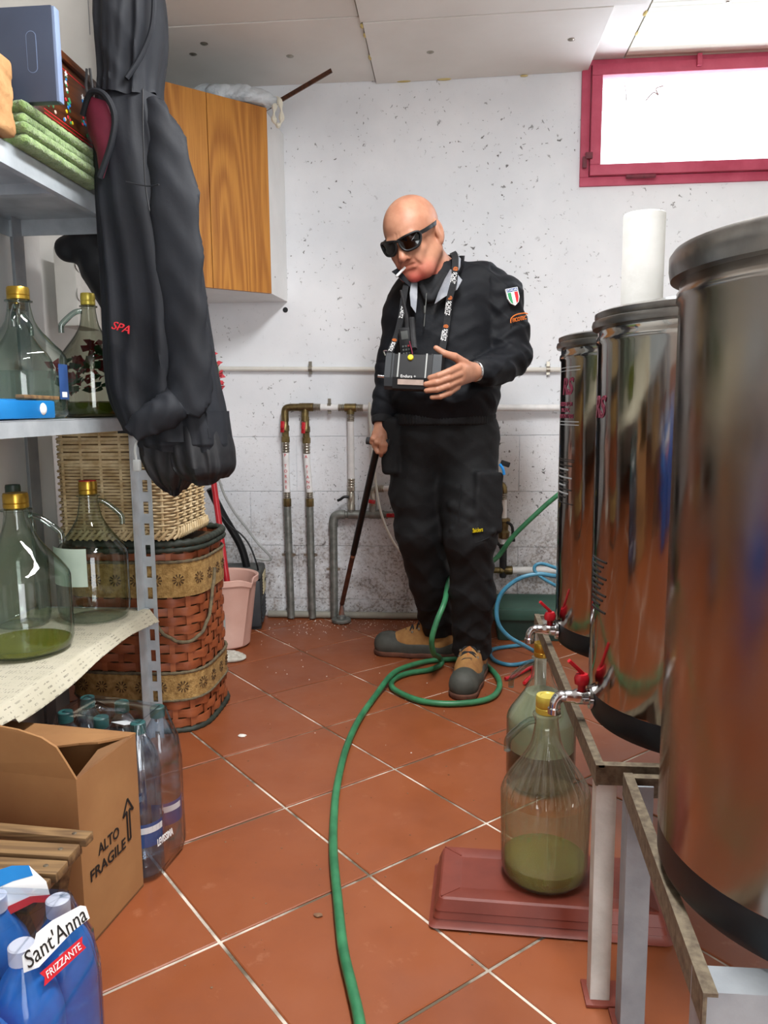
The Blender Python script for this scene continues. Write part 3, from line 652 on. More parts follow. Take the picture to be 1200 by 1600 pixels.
MB().lathe([(.012, 0), (.018, .004), (.018, .035), (.014, .04), (.014, .07), (.018, .074), (.018, .085), (.016, .09), (.02, .1), (.02, .125), (.015, .13)], (.15, PY, .238), 12, 'x').build('brass_fitting', 'brass', pr)
MB().tube([(.275, PY, .238), (.98, PY, .246)], .0165, 14).build('white_pipe', 'pipe_white', pr)
fc = single(MB().tube([(-.84, 3.395, .017), (-.3, 3.395, .0165), (X1 - .3, 3.395, .016)], .016, 12).build('floor_conduit', 'conduit_grey'), 'dusty grey conduit lying along the foot of the back wall', 'conduit')
ct = single(MB().tube(spline([(-.352, 3.345, .985), (-.351, 3.33, .93), (-.339, 3.30, .82), (-.327, 3.28, .69), (-.298, 3.22, .53), (-.25, 3.2, .41), (-.19, 3.2, .33), (-.12, 3.25, .27), (-.05, 3.33, .25)], 8), .0052, 8).build('clear_plastic_tube', 'clear_tube'), 'thin milky plastic tube hanging in a curve left of the man', 'tube')
for x, z, r in ((.285, 1.245, .008), (-.73, 1.395, .012)):
    MB().lathe([(r, -.0015), (r * .8, .001), (0, .001)], (x, Y1, z), 12, 'y').build('drill_hole_shade', 'slot', wall_back)  # dark disc painted on as the shade inside a drilled hole
# ================================================================== WALL CABINET AND WHAT LIES ON IT
A_ = Vector((-.733, 3.136)); B_ = Vector((-1.105, 2.795)); dd = (B_ - A_).normalized(); nn = Vector((-dd.y, dd.x)); nn = nn if nn.x > 0 else -nn
cab = thing('corner_wall_cabinet', (-1.05, 3.15, 1.43), 'white corner wall cabinet with oak-veneer doors under the ceiling', 'cabinet')
body = [(-.719, 3.418), (-.735, 3.136), (A_.x, A_.y), (B_.x, B_.y), (-1.13, 2.79), (-1.418, 2.79), (-1.418, 3.418)]
body = [(-.719, 3.418), (A_.x - .002, A_.y), (B_.x, B_.y), (-1.418, 2.79), (-1.418, 3.418)]
MB().prism(body, 1.43, 2.13).build('cabinet_body', 'white_lam', cab, smooth=0)
def door(t0, t1, z0, z1, knob):
    p = [A_ + dd * t0, A_ + dd * t1, A_ + dd * t1 + nn * .019, A_ + dd * t0 + nn * .019]
    o = MB().prism([(q.x, q.y) for q in p], z0, z1).build('cabinet_door', 'oak', cab, smooth=0); return o
door(.001, .2535, 1.423, 2.128, 0); door(.2565, .503, 1.423, 2.128, 0)
MB().lathe([(.004, -.0012), (.003, .001)], (-.722, 3.2, 2.08), 8, 'x').lathe([(.004, -.0012), (.003, .001)], (-.722, 3.2, 1.5), 8, 'x').build('screw_cap', 'grey_plastic', cab)
bagf = Field((-1.15, 2.9, 2.12), (-.6, 3.42, 2.34), .006)
bagf.ell((-.90, 3.17, 2.165), (.17, .14, .055), .02).ell((-.80, 3.12, 2.155), (.09, .07, .04), .02).cone((-.76, 3.12, 2.16), (-.69, 3.13, 2.158), .028, .012, .02)
bagf.cut(lambda x, y, z: 2.133 - z + 0 * x + 0 * y)
def crinkle(V, a=.006, s=30.0):
    x, y, z = V[:, 0] * s, V[:, 1] * s, V[:, 2] * s
    return a * (np.sin(x * 1.3 + 2.1 * np.sin(y * .7 + z)) * np.sin(y * 1.7 + 1.9 * np.sin(z * .9 + x * .4)) + .6 * np.abs(np.sin(x * 2.3 - z * 2.9 + 1.3 * np.sin(y * 1.1))))
bag = thing('tied_plastic_bag', (-.9, 3.17, 2.133), 'full thin plastic bag with a tied cream knot on top of the cabinet', 'bag')
bagf.build('bag_body', 'bagfilm', bag, disp=lambda V: np.where(V[:, 2] > 2.14, crinkle(V), 0))
MB().tube(spline([(-.70, 3.13, 2.16), (-.675, 3.125, 2.165), (-.662, 3.12, 2.12), (-.664, 3.12, 2.075), (-.68, 3.12, 2.062), (-.692, 3.12, 2.085), (-.69, 3.125, 2.13), (-.685, 3.13, 2.16)], 6), .011, 8, rr=[.008 + .004 * math.sin(i * .9) for i in range(43)]).build('knot_loop', 'knotfilm', bag)
for k_, ch in enumerate('Acf'): text(ch, .035, frame_m((-.86 + k_ * .033, 3.085 + k_ * .0, 2.185 - k_ * .006), (1, .2, -.2), (0, .35, 1)), 'bag_lettering', 'ink', bag, .001)
single(MB().bar((-.80, 3.22, 2.135), (-.464, 3.14, 2.262), .016, .006, (0, 1, 0)).build('dark_wooden_strip', 'dark_wood'), 'thin dark strip sticking up from the top of the cabinet', 'stick')

# ================================================================== STEEL SHELF UNIT
SXF, SXB, SYF, SYN = -.86, -1.205, 2.075, .75
su = thing('steel_shelf_unit', (-1.03, 1.6, 0), 'grey slotted-angle steel shelf unit along the left wall', 'shelf unit')
def upright(x, y, sx, mat='shelf_grey'):
    b = MB(); t = .0025; wdt = .038; xa, xb = (x, x + sx * wdt) if sx > 0 else (x + sx * wdt, x)
    b.box((xa, y, 0), (xa + .0115, y + t, 2.0)).box((xb - .0115, y, 0), (xb, y + t, 2.0))
    z = .02
    while z < 1.98: b.box((xa + .0115, y, z), (xb - .0115, y + t, z + .028)); z += .062
    e = xa if sx < 0 else xb - t
    b.box((e, y - .05, 0), (e + t, y, 2.0))
    return b.build('upright', mat, su, smooth=0)
upright(-.84, 2.078, -1); upright(-1.205, 2.078, 1, 'stand_grey'); upright(-.84, .75, -1); upright(-1.205, .75, 1)
def shelf(z, lip, mat='shelf_grey'):
    b = MB().box((SXB, SYN + .005, z - .003), (SXF, SYF, z), .001).box((SXF - .003, SYN + .005, z - lip), (SXF, SYF, z - .001)).box((SXB, SYN + .005, z - lip), (SXB + .003, SYF, z - .001)).box((SXB, SYF - .003, z - lip), (SXF, SYF, z - .001)).box((SXB, SYN + .005, z - lip), (SXF, SYN + .008, z - .001))
    b.box((SXF - .016, SYN + .01, z - lip), (SXF - .003, SYF - .004, z - lip + .002))
    for y in (1.05, 1.4, 1.75): b.box((SXB + .004, y, z - lip * .6), (SXF - .004, y + .03, z - .003))
    return b.build('shelf_board', mat, su, smooth=0)
ZL, ZM, ZT = .395, .940, 1.478
shelf(ZL, .032); shelf(ZM, .034); shelf(ZT, .045)
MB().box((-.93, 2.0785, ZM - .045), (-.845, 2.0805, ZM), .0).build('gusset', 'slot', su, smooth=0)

# newspaper on the lower shelf
def sheet(name, x0, x1, y0, y1, fz, nx=70, ny=40, t=.0012):
    top = [[(x0 + (x1 - x0) * i / nx, y0 + (y1 - y0) * j / ny) for i in range(nx + 1)] for j in range(ny + 1)]
    b = MB(); vs = [(x, y, fz(x, y)) for r in top for x, y in r]; n = len(vs); vs += [(x, y, z - t) for x, y, z in vs]; fs = []
    for j in range(ny):
        for i in range(nx):
            a = j * (nx + 1) + i; fs.append((a, a + 1, a + nx + 2, a + nx + 1)); fs.append((n + a, n + a + nx + 1, n + a + nx + 2, n + a + 1))
    edge = [i for i in range(nx + 1)] + [j * (nx + 1) + nx for j in range(1, ny + 1)] + [ny * (nx + 1) + i for i in range(nx - 1, -1, -1)] + [j * (nx + 1) for j in range(ny - 1, 0, -1)]
    for i in range(len(edge)): a, c = edge[i], edge[(i + 1) % len(edge)]; fs.append((a, n + a, n + c, c))
    b.add(vs, fs); return b
def newsz(x, y):
    o = max(0, x + .856); return ZL + .003 + .0008 * math.sin(y * 31) - o * 1.1 * (1 + .35 * math.sin(y * 9.0 + 1)) - (max(0, y - 2.03) * .12)
single(sheet('newspaper', -1.19, -.829, 1.34, 2.06, newsz).build('newspaper', 'newsprint'), 'yellowed newspaper spread over the lower shelf and hanging over its edge', 'newspaper')
single(sheet('newspaper', -1.19, -.835, 1.13, 1.355, lambda x, y: newsz(x, y) + .0017).build('newspaper', 'newsprint'), 'smaller yellowed newspaper sheet at the near end of the lower shelf', 'newspaper')

# ================================================================== GLASS DEMIJOHNS
def dprof(r, h, rib=False, inset=0.0, z0=None, z1=None, neck=.30, bodytop=.47):
    pts = [(.0, .012), (.60, .008), (.74, .0), (.85, .004), (.95, .03), (.995, .075), (1, .12), (1, bodytop)]
    for i in range(1, 9):
        t = i / 9; s = t * t * (3 - 2 * t); pts.append((1 - (1 - neck) * (s * .75 + t * .25), bodytop + (.79 - bodytop) * (t * .8 + .2 * t * t)))
    pts += [(neck, .79), (neck * .86, .86), (neck * .86, .885), (neck * 1.06, .89), (neck * 1.06, .90), (neck * .72, .905), (neck * .72, .955)]
    q = [(max(0, a * r - inset), z * h) for a, z in pts]
    return q
def level(prof, z0, z1):
    """the part of a profile between two heights, closed with flat ends"""
    def at(z):
        for (ra, za), (rb, zb) in zip(prof, prof[1:]):
            if za <= z <= zb and zb > za: return ra + (rb - ra) * (z - za) / (zb - za)
        return prof[-1][0]
    zs = [z0] + [z for _, z in prof if z0 < z < z1] + [z1]
    return [(0, z0)] + [(at(z), z) for z in zs] + [(0, z1)]
def demijohn(name, x, y, z, r, h, label, glass='glass', cap='gold', liquids=(), handle=None, rib=False, neck=.30, captop=None, bodytop=.47, group=None):
    t = thing(name, (x, y, z), label, 'demijohn', group); c = (x, y, z + .001); P = dprof(r, h, neck=neck, bodytop=bodytop)
    b = MB().lathe(P, c, 64 if not rib else 192)
    if rib:
        vs = []
        for (vx, vy, vz) in b.v:
            k = (vz - c[2]) / h; a = math.atan2(vy - y, vx - x); wgt = max(0, min(1, (k - .40) / .04)) * max(0, min(1, (.72 - k) / .10))
            s = 1 + .045 * wgt * (abs(math.sin(a * 12)) - .5); vs.append((x + (vx - x) * s, y + (vy - y) * s, vz))
        b.v = vs
    b.build('glass_body', glass, t, smooth=50 if not rib else 20)
    n = neck * r
    co = MB().lathe([(n * .80, .905 * h), (n * .86, .91 * h), (n * .86, .935 * h), (n * .82, .938 * h), (n * .86, .942 * h), (n * .86, .985 * h), (n * .8, h), (n * .55, h), (n * .5, h * .997), (0, h * .997)], c, 28).build('screw_cap', cap, t)
    if captop: MB().lathe([(n * .8, h), (n * .78, h + .0015), (0, h + .0015)], c, 28).build('cap_top', captop, co)
    for nm, mat, a0, a1 in liquids:
        lv = level(dprof(r, h, inset=.0035, neck=neck, bodytop=bodytop), a0 * h, a1 * h)
        MB().lathe(lv[1:-1] if nm == 'condensation' else lv, c, 48).build(nm, mat, t) if nm != 'condensation' else MB().loft([[(c[0] + q * math.cos(k * math.pi / 24), c[1] + q * math.sin(k * math.pi / 24), c[2] + zz) for k in range(48)] for q, zz in lv[1:-1]], caps=(False, False)).build(nm, mat, t)
    if handle is not None:
        ca, sa = math.cos(handle), math.sin(handle)
        pts = [(n * .85, .862), (r * .45, .845), (r * .76, .775), (r * .87, .735), (r * .88, .68)]
        q = spline([(x + ca * a, y + sa * a, z + k * h) for a, k in pts], 7)
        MB().tube(q, .0072, 10).build('handle', 'glass_handle', t, smooth=60)
    return t
dj = demijohn('glass_demijohn', -.985, 1.715, ZM, .095, .298, 'gold-capped glass demijohn behind the blue case on the middle shelf', 'glass', 'gold', [('liquid_residue', 'silvery', .03, .36)], handle=-1.2)
def curved_label(t, x, y, z, r, a0, a1, z0, z1, mat, name='paper_label', n=14, thick=.0008, nz=1):
    b = MB(); rings = []
    for i in range(n + 1):
        a = a0 + (a1 - a0) * i / n; ca, sa = math.cos(a), math.sin(a)
        rings.append([(x + ca * (r + q), y + sa * (r + q), z + zz) for q, zz in ((0, z0), (thick, z0), (thick, z1), (0, z1))])
    return b.loft(rings).build(name, mat, t)
curved_label(dj, -.985, 1.715, ZM, .0972, R(-12), R(12), .045, .125, 'blue_label')
curved_label(dj, -.985, 1.715, ZM, .0982, R(-8), R(4), .050, .062, 'white', 'label_print')
demijohn('glass_demijohn', -1.088, 1.885, ZM, .075, .300, 'half-hidden brown-capped demijohn at the back of the middle shelf', 'glass', 'brass', handle=R(-35))
demijohn('glass_demijohn', -.935, 1.955, ZM, .078, .318, 'smoky demijohn with a yellow cap on the middle shelf beside the coat', 'glass_dark', 'cap_yellow', [('dark_oil', 'oil_dark', .03, .12)], handle=R(215), neck=.27)
demijohn('glass_demijohn', -.997, 1.665, ZL + .005, .108, .372, 'nearest demijohn on the lower shelf with a puddle of green oil', 'glass', 'gold', [('oil_puddle', 'oil', .02, .055)], handle=R(15))
lj = demijohn('glass_demijohn', -.966, 1.955, ZL + .005, .094, .372, 'empty demijohn with a pale paper label and red-topped cap on the lower shelf', 'glass', 'gold', handle=R(20), captop='red')
curved_label(lj, -.966, 1.955, ZL + .005, .0944, R(-150), R(-72), .105, .205, 'pvc_label')
demijohn('glass_demijohn', -1.128, 1.875, ZL + .005, .073, .37, 'dark-capped demijohn standing at the back of the lower shelf', 'glass', 'cap_dark', handle=R(-20))

# ================================================================== ON THE SHELVES
bc = thing('blue_level_case', (-.95, 1.49, ZM), 'bright blue flat case with a white dial on the middle shelf edge', 'case')
MB().box((-1.08, 1.34, ZM + .001), (-.892, 1.60, ZM + .044), .004).build('case_body', 'blue_case', bc)
MB().box((-.893, 1.36, ZM + .003), (-.866, 1.625, ZM + .041), .005).box((-.90, 1.597, ZM + .003), (-.868, 1.63, ZM + .041), .005).build('case_end', 'blue_case', bc)
MB().lathe([(.0, .0035), (.006, .0035), (.011, .002), (.013, 0)], (-.866, 1.575, ZM + .023), 18, 'x').build('dial', 'white', bc)
single(MB().bar((-.885, 1.52, ZM + .049), (-.88, 1.655, ZM + .047), .02, .008, bev=.002).build('wooden_stick', 'slat_wood'), 'short wooden stick lying on the blue case', 'stick')
fold = MB(); FZ = ZT + .001
for k in range(4):
    z0 = FZ + k * .0207; jx, jy = (0, .006, -.004, .003)[k], (0, -.006, .004, -.002)[k]
    f = Field((-1.02, 1.46, z0 - .02), (-.80, 1.90, z0 + .05), .005)
    f.rbox((-.915 + jx, 1.68 + jy, z0 + .0104), (.078, .165, .0100), .009).cone((-.838 + jx, 1.52 + jy, z0 + .0104), (-.838 + jx, 1.84 + jy, z0 + .0104), .0103, .0103, .004)
    o = f.build('folded_towel', 'terry', disp=lambda V: .0011 * np.sin(V[:, 0] * 210 + 3 * np.sin(V[:, 1] * 90)) * np.sin(V[:, 1] * 190 + V[:, 2] * 150))
    single(o, ('green terry towel at the bottom of the folded stack', 'green terry towel second from the bottom of the folded stack', 'green terry towel third from the bottom of the folded stack', 'green terry towel on top of the folded stack')[k], 'towel', 'folded green towels on the top shelf')
TZ = FZ + 4 * .0207 + .001
nbx = thing('navy_archive_box', (-.87, 1.56, TZ), 'dark navy archive box with a finger slot on the green towels', 'box')
MB().box((-1.05, 1.535, TZ), (-.7735, 1.556, TZ + .176), .002).build('box_body', 'navy', nbx)
MB().box((-.774, 1.536, TZ), (-.768, 1.555, TZ + .174), .001).build('box_edge', 'navy_edge', nbx)
for nm, mt, g_ in (('slot_rim', 'navy_edge', 0), ('slot_inset', 'navy', .0017)):
    pl = [(.0105 * math.cos(a) * (1 - g_ * 60), .028 * (1 if math.sin(a) > 0 else -1) * (1 if abs(math.sin(a)) > .05 else 0) + .0105 * math.sin(a) * (1 - g_ * 60)) for a in [2 * math.pi * i / 24 for i in range(24)]]
    b = MB().prism(pl, 0, .0008 + g_ * .2); b.xform(frame_m((-.818, 1.5352, TZ + .092), (1, 0, 0), (0, 0, 1))).build(nm, mt, nbx, smooth=0)
wbx = thing('painted_wooden_box', (-.9, 1.72, TZ), 'dark wooden box painted with dotted trees on the top shelf', 'box')
MB().box((-1.02, 1.57, TZ), (-.845, 1.86, TZ + .150), .002).build('box_body', 'dark_wood', wbx)
MB().box((-1.03, 1.565, TZ + .150), (-.835, 1.868, TZ + .166), .003).build('lid', 'dark_wood', wbx)
rd = random.Random(3)
dots = ['yellow', 'white', 'it_green', 'pink', 'blue_case', 'red', 'leaf_green']
for ty, th in ((1.655, .07), (1.725, .095), (1.80, .075)):
    for k in range(22 if th > .08 else 13):
        u = rd.random(); z = TZ + .028 + u * th; hw = (1 - u) * th * .26
        MB().lathe([(.0, .0012), (.0034, .001), (.0042, 0)], (-.845, ty + rd.uniform(-hw, hw), z), 8, 'x').build('painted_dot', rd.choice(dots), wbx)
    st = []
    for i in range(10): a = 2 * math.pi * i / 10; q = .0075 if i % 2 == 0 else .003; st.append((q * math.sin(a), q * math.cos(a)))
    MB().prism(st, 0, .001).xform(frame_m((-.845, ty, TZ + .035 + th), (0, 1, 0), (0, 0, 1))).build('painted_star', 'white', wbx, smooth=0)
for z in (.012, .02, .135): MB().box((-.8455, 1.62, TZ + z), (-.8445, 1.85, TZ + z + .0015)).build('painted_line', 'red', wbx, smooth=0)
pbf = Field((-1.02, 1.36, 1.46), (-.78, 1.54, 1.68), .004)
pbf.rbox((-.912, 1.45, ZT + .072), (.075, .042, .070), .006)
o = pbf.build('paper_bag', 'paper_bag', disp=lambda V: np.where(V[:, 2] > ZT + .008, np.round(crinkle(V, .004, 22) / .0022) * .0022 * .6 + .4 * crinkle(V, .004, 22), 0))
single(o, 'crumpled brown paper bag at the near edge of the top shelf', 'bag')
wc = thing('white_carton', (-1.0, 1.97, ZT), 'tall off-white carton with faint printing at the back of the top shelf', 'box')
MB().box((-1.18, 1.895, ZT + .002), (-.845, 2.022, 2.22), .003).build('carton_body', 'carton', wc)
for k in range(6):
    for xx in (-.915, -.88): MB().box((xx - .012, 1.8935, 2.0 - k * .009), (xx + .008 - .004 * (k % 3), 1.8953, 2.0025 - k * .009)).build('printed_line', 'ink_grey', wc, smooth=0)
for a, b_ in (((-.945, 1.962), (-.861, 1.9635)), ((-.8625, 1.85), (-.861, 1.962))): MB().box((a[0], 1.8935, a[1]), (b_[0], 1.8953, b_[1])).build('printed_line', 'ink_grey', wc, smooth=0)
single(MB().box((-1.36, 2.60, 1.25), (-1.28, 2.78, 1.52), .012).lathe([(.022, 0), (.026, .003), (.018, .004)], (-1.28, 2.62, 1.36), 16, 'x').lathe([(.022, 0), (.026, .003), (.018, .004)], (-1.28, 2.62, 1.46), 16, 'x').build('meter_box', 'carton'), 'cream plastic junction box in the recess behind the coat', 'junction box')

# ================================================================== HANGING COATS
ROWS = [(1.95, -.802, -.668, .10), (1.898, -.804, -.660, .11), (1.817, -.809, -.660, .115), (1.76, -.811, -.668, .10), (1.71, -.812, -.676, .085), (1.676, -.822, -.674, .085), (1.641, -.836, -.664, .095), (1.606, -.840, -.656, .10), (1.532, -.839, -.636, .105), (1.430, -.843, -.618, .105), (1.327, -.845, -.602, .10), (1.222, -.846, -.590, .10), (1.145, -.847, -.580, .10), (1.053, -.848, -.568, .10), (.980, -.845, -.556, .10), (.93, -.82, -.545, .10), (.895, -.795, -.54, .10)]
def coat_loft(rows, n=96, fold=.012, seed=0, cy=1.855, phase=0.0, maxd=1.0):
    Z = [r[0] for r in rows]; out = []
    zz = np.linspace(Z[0], Z[-1], 60)
    zi = np.array(Z)[::-1]
    L_ = np.interp(zz, zi, np.array([r[1] for r in rows])[::-1]); R_ = np.interp(zz, zi, np.array([r[2] for r in rows])[::-1]); D_ = np.interp(zz, zi, np.array([r[3] for r in rows])[::-1])
    sm_ = lambda a: np.convolve(np.pad(a, 4, mode='edge'), np.ones(9) / 9, 'valid')
    L_, R_, D_ = sm_(L_), sm_(R_), sm_(D_)
    for z, l, r, d in zip(zz, L_, R_, D_):
        cx = (l + r) / 2; a = (r - l) / 2; t = (Z[0] - z) / (Z[0] - Z[-1]); ring = []
        for i in range(n):
            th = 2 * math.pi * i / n; f = fold * (.35 + .75 * t)
            w_ = (1 - 2 * abs(math.sin(4 * th + .9 * math.sin(z * 4 + seed) + phase)) ** .7) * .55 + (1 - 2 * abs(math.sin(7 * th - z * 2.5 + seed + .8 * math.sin(z * 9)))) * .35 + .22 * math.sin(3 * th + z * 9 + seed * 2) + .12 * (1 - 2 * abs(math.sin(z * 17 + 4 * th + 2 * math.sin(z * 7))))
            c_, s_ = math.cos(th), math.sin(th); ex = abs(c_) ** .8 * (1 if c_ > 0 else -1); ey = abs(s_) ** .8 * (1 if s_ > 0 else -1)
            edge = .35 + .65 * abs(s_)
            ring.append((cx + ex * (a - f * .4 + f * w_ * (1 - edge) * .8), cy + ey * (d * maxd + f * w_ * edge * 1.5), z + (.012 * math.sin(th * 2 + 1) if t > .99 else 0)))
        out.append(ring)
    return out
coat = thing('hanging_jacket', (-.72, 1.86, .9), 'long charcoal nylon hooded jacket hanging from the front of the shelf unit', 'jacket')
MB().loft(coat_loft([r for r in ROWS if r[0] < 1.69]), caps=(False, True)).build('jacket_body', 'coat', coat, smooth=80)
MB().loft(coat_loft([(2.06, -.795, -.69, .06)] + [r for r in ROWS if r[0] > 1.65], fold=.012, seed=2, cy=1.84), caps=(True, False)).build('hood', 'coat', coat, smooth=80)
MB().tube(spline([(-.665, 1.80, 1.96), (-.655, 1.775, 1.88), (-.662, 1.77, 1.80), (-.688, 1.765, 1.74), (-.72, 1.755, 1.69)], 6), .006, 8).build('hood_edge', 'coat', coat)
def tubeq(pts, radii, n=28, k=8, fold=.006, flat=(1, .7)):
    P = spline(pts, k); L = len(P); rings = []
    rad = np.interp(np.linspace(0, len(radii) - 1, L), range(len(radii)), radii)
    for i, p in enumerate(P):
        t = (P[min(i + 1, L - 1)] - P[max(i - 1, 0)]).normalized(); sd = Vector((0, -1, 0)); sd = (sd - t * sd.dot(t)).normalized(); u = t.cross(sd)
        rings.append([p + (u * math.cos(2 * math.pi * a / n) * flat[0] + sd * math.sin(2 * math.pi * a / n) * flat[1]) * (rad[i] + fold * ((1 - 2 * abs(math.sin(3 * math.pi * a / n + i * .10))) * .9 + (1 - 2 * abs(math.sin(i * .45 + 1.6 * math.sin(a * .4)))) * .7)) for a in range(n)])
    return rings
MB().loft(tubeq([(-.69, 1.80, 1.655), (-.655, 1.785, 1.56), (-.636, 1.775, 1.44), (-.622, 1.77, 1.3), (-.612, 1.77, 1.16), (-.610, 1.765, 1.03), (-.632, 1.755, .955)], [.035, .052, .058, .058, .056, .056, .050], fold=.007, flat=(1, .42)), caps=(True, True)).build('sleeve', 'coat', coat, smooth=80)
MB().loft(tubeq([(-.632, 1.75, .975), (-.66, 1.735, .955), (-.70, 1.725, .935), (-.735, 1.72, .905)], [.040, .042, .036, .022], fold=.004, flat=(1, .55)), caps=(True, True)).build('cuff', 'coat', coat, smooth=80)
MB().loft(coat_loft([(.955, -.79, -.545, .09), (.90, -.775, -.538, .095), (.872, -.77, -.535, .098), (.868, -.768, -.537, .09)], seed=4), caps=(False, False)).build('hem_band', 'coat', coat, smooth=80)
MB().loft(coat_loft([(.905, -.775, -.60, .07), (.84, -.768, -.62, .072), (.80, -.752, -.63, .065), (.775, -.735, -.648, .05), (.757, -.715, -.665, .022)], seed=7, fold=.008), caps=(False, True)).build('lining', 'coat_dark', coat, smooth=80)
MB().loft(coat_loft([(.92, -.70, -.548, .08), (.86, -.70, -.534, .088), (.82, -.69, -.532, .09), (.800, -.675, -.540, .085), (.788, -.665, -.556, .06)], seed=9, fold=.010), caps=(False, True)).build('lining', 'coat_dark', coat, smooth=80)
def flap(pts, back, name, mat, parent):
    """a soft flap: outline points in 3-D with a thickness"""
    n = len(pts); f = [Vector(p) for p in pts]; c = sum(f, Vector()) / n; dv = Vector(back)
    b = MB(); vs = [tuple(c - dv * .5)] + [tuple(p) for p in f] + [tuple(p + dv) for p in f] + [tuple(c + dv * 1.2)]
    fs = [(0, 1 + i, 1 + (i + 1) % n) for i in range(n)] + [(1 + i, 1 + n + i, 1 + n + (i + 1) % n, 1 + (i + 1) % n) for i in range(n)] + [(2 * n + 1, 1 + n + (i + 1) % n, 1 + n + i) for i in range(n)]
    return b.add(vs, fs).build(name, mat, parent, smooth=60)
flap([(-.815, 1.745, 1.632), (-.79, 1.728, 1.645), (-.757, 1.722, 1.632), (-.745, 1.725, 1.595), (-.755, 1.728, 1.545), (-.785, 1.735, 1.48), (-.792, 1.74, 1.53), (-.812, 1.748, 1.58)], (0, .02, 0), 'collar_lining', 'maroon', coat)
MB().tube(spline([(-.822, 1.748, 1.615), (-.79, 1.725, 1.652), (-.755, 1.718, 1.642), (-.738, 1.722, 1.60), (-.75, 1.725, 1.545), (-.785, 1.733, 1.475)], 7), .007, 8).build('collar_edge', 'coat', coat)
MB().tube(spline([(-.795, 1.722, 1.70), (-.80, 1.725, 1.665), (-.797, 1.725, 1.65)]), .003, 6).tube(spline([(-.788, 1.722, 1.70), (-.786, 1.725, 1.66)]), .003, 6).build('drawcord', 'rubber', coat)
MB().tube(spline([(-.72, 1.72, .90), (-.728, 1.715, .87), (-.725, 1.715, .835)]), .003, 6).box((-.733, 1.708, .818), (-.717, 1.722, .845), .003).build('cord_stopper', 'grey_plastic', coat)
MB().tube(spline([(-.672, 1.725, 1.655), (-.675, 1.722, 1.56), (-.678, 1.728, 1.46), (-.671, 1.728, 1.40)], 6), .0016, 5).tube(spline([(-.72, 1.722, 1.462), (-.675, 1.724, 1.452), (-.64, 1.71, 1.45)], 6), .0016, 5).build('yoke_seam', 'coat_dark', coat)
text('SPA', .026, frame_m((-.752, 1.728, 1.146), (1, .12, -.32), (.28, 0, 1)), 'red_embroidery', 'red', coat, .003, shear=.25)
dk = Field((-1.10, 1.93, 1.15), (-.82, 2.09, 1.50), .006)
dk.cone((-1.0, 2.0, 1.385), (-.88, 2.02, 1.42), .03, .045, .02).cone((-.95, 2.02, 1.30), (-.86, 2.02, 1.25), .05, .06, .03).cone((-.90, 2.02, 1.42), (-.88, 2.02, 1.22), .05, .06, .03)
dk = None
sj = Field((-1.16, 2.10, .98), (-.78, 2.34, 1.56), .006)
sj.cone((-1.08, 2.17, 1.42), (-.90, 2.19, 1.47), .04, .06, .02).cone((-1.0, 2.18, 1.36), (-.88, 2.19, 1.2), .06, .085, .04).cone((-.88, 2.19, 1.3), (-.86, 2.19, 1.08), .08, .07, .04)
o = sj.build('dark_jacket', 'coat_dark', disp=lambda V: .004 * np.sin(V[:, 0] * 70 + V[:, 2] * 30))
single(o, 'black folded jacket hanging behind the charcoal jacket at the shelf end', 'jacket')
# ================================================================== BESIDE THE SHELF: HAMPER, BASKET, GARLAND, BUCKET
HX, HY, HA, HB = -.948, 2.292, .215, .185
def sq(th, a, b, e=.42):
    c, s = math.cos(th), math.sin(th); return (abs(c) ** e * (1 if c > 0 else -1) * a, abs(s) ** e * (1 if s > 0 else -1) * b)
def sq_path(a, b, e, n):
    """points evenly spaced around a rounded rectangle, with outward normals"""
    T = [2 * math.pi * i / 720 for i in range(720)]; P = [Vector(sq(t, a, b, e)) for t in T]; L = [0]
    for i in range(720): L.append(L[-1] + (P[(i + 1) % 720] - P[i]).length)
    out = []; j = 0
    for k in range(n):
        s = L[-1] * k / n
        while L[j + 1] < s: j += 1
        f = (s - L[j]) / max(L[j + 1] - L[j], 1e-9); p = P[j].lerp(P[(j + 1) % 720], f); t = (P[(j + 1) % 720] - P[j]).normalized(); out.append((p, Vector((t.y, -t.x))))
    return out
ham = thing('woven_hamper', (HX, HY, 0), 'tall orange woven laundry hamper with burlap bands beside the shelf unit', 'hamper')
NS = 26; NP = NS * 6; path = sq_path(HA - .008, HB - .008, .5, NP)
MB().loft([[(HX + p.x * .93, HY + p.y * .93, z) for p, n in path] for z in (.012, .56)]).build('inner_lining', 'burlap_dark', ham)
def band_ring(z0, z1, row, amp=.0055, thick=.0022, bulge=0):
    rings = []
    for i, (p, n) in enumerate(path):
        o = amp * math.cos(math.pi * (i / 6.0) + math.pi * row) + bulge
        q = p + n * o; q2 = q - n * thick; m = .0012 * math.cos(2 * math.pi * i / 6.0)
        rings.append([(HX + q.x, HY + q.y, z0 - m), (HX + q.x + n.x * .0012, HY + q.y + n.y * .0012, (z0 + z1) / 2), (HX + q.x, HY + q.y, z1 + m), (HX + q2.x, HY + q2.y, z1 + m), (HX + q2.x, HY + q2.y, z0 - m)])
    rings.append(rings[0]); return rings
row = 0
for za, zb, cnt in ((.012, .098, 3), (.188, .41, 8), (.522, .566, 2)):
    hgt = (zb - za) / cnt
    for k in range(cnt):
        MB().loft(band_ring(za + k * hgt + .0012, za + (k + 1) * hgt - .0012, row), caps=(False, False)).build('woven_band', 'band', ham, smooth=50); row += 1
for s in range(NS):
    p, n = path[s * 6]; t = Vector((-n.y, n.x))
    b = MB(); rings = []
    for z in (.01, .1, .2, .3, .4, .5, .57): rings.append([(HX + p.x + t.x * a + n.x * e, HY + p.y + t.y * a + n.y * e, z) for a, e in ((-.0075, -.001), (.0075, -.001), (.0075, .0012), (-.0075, .0012))])
    b.loft(rings).build('stake', 'band', ham, smooth=0)
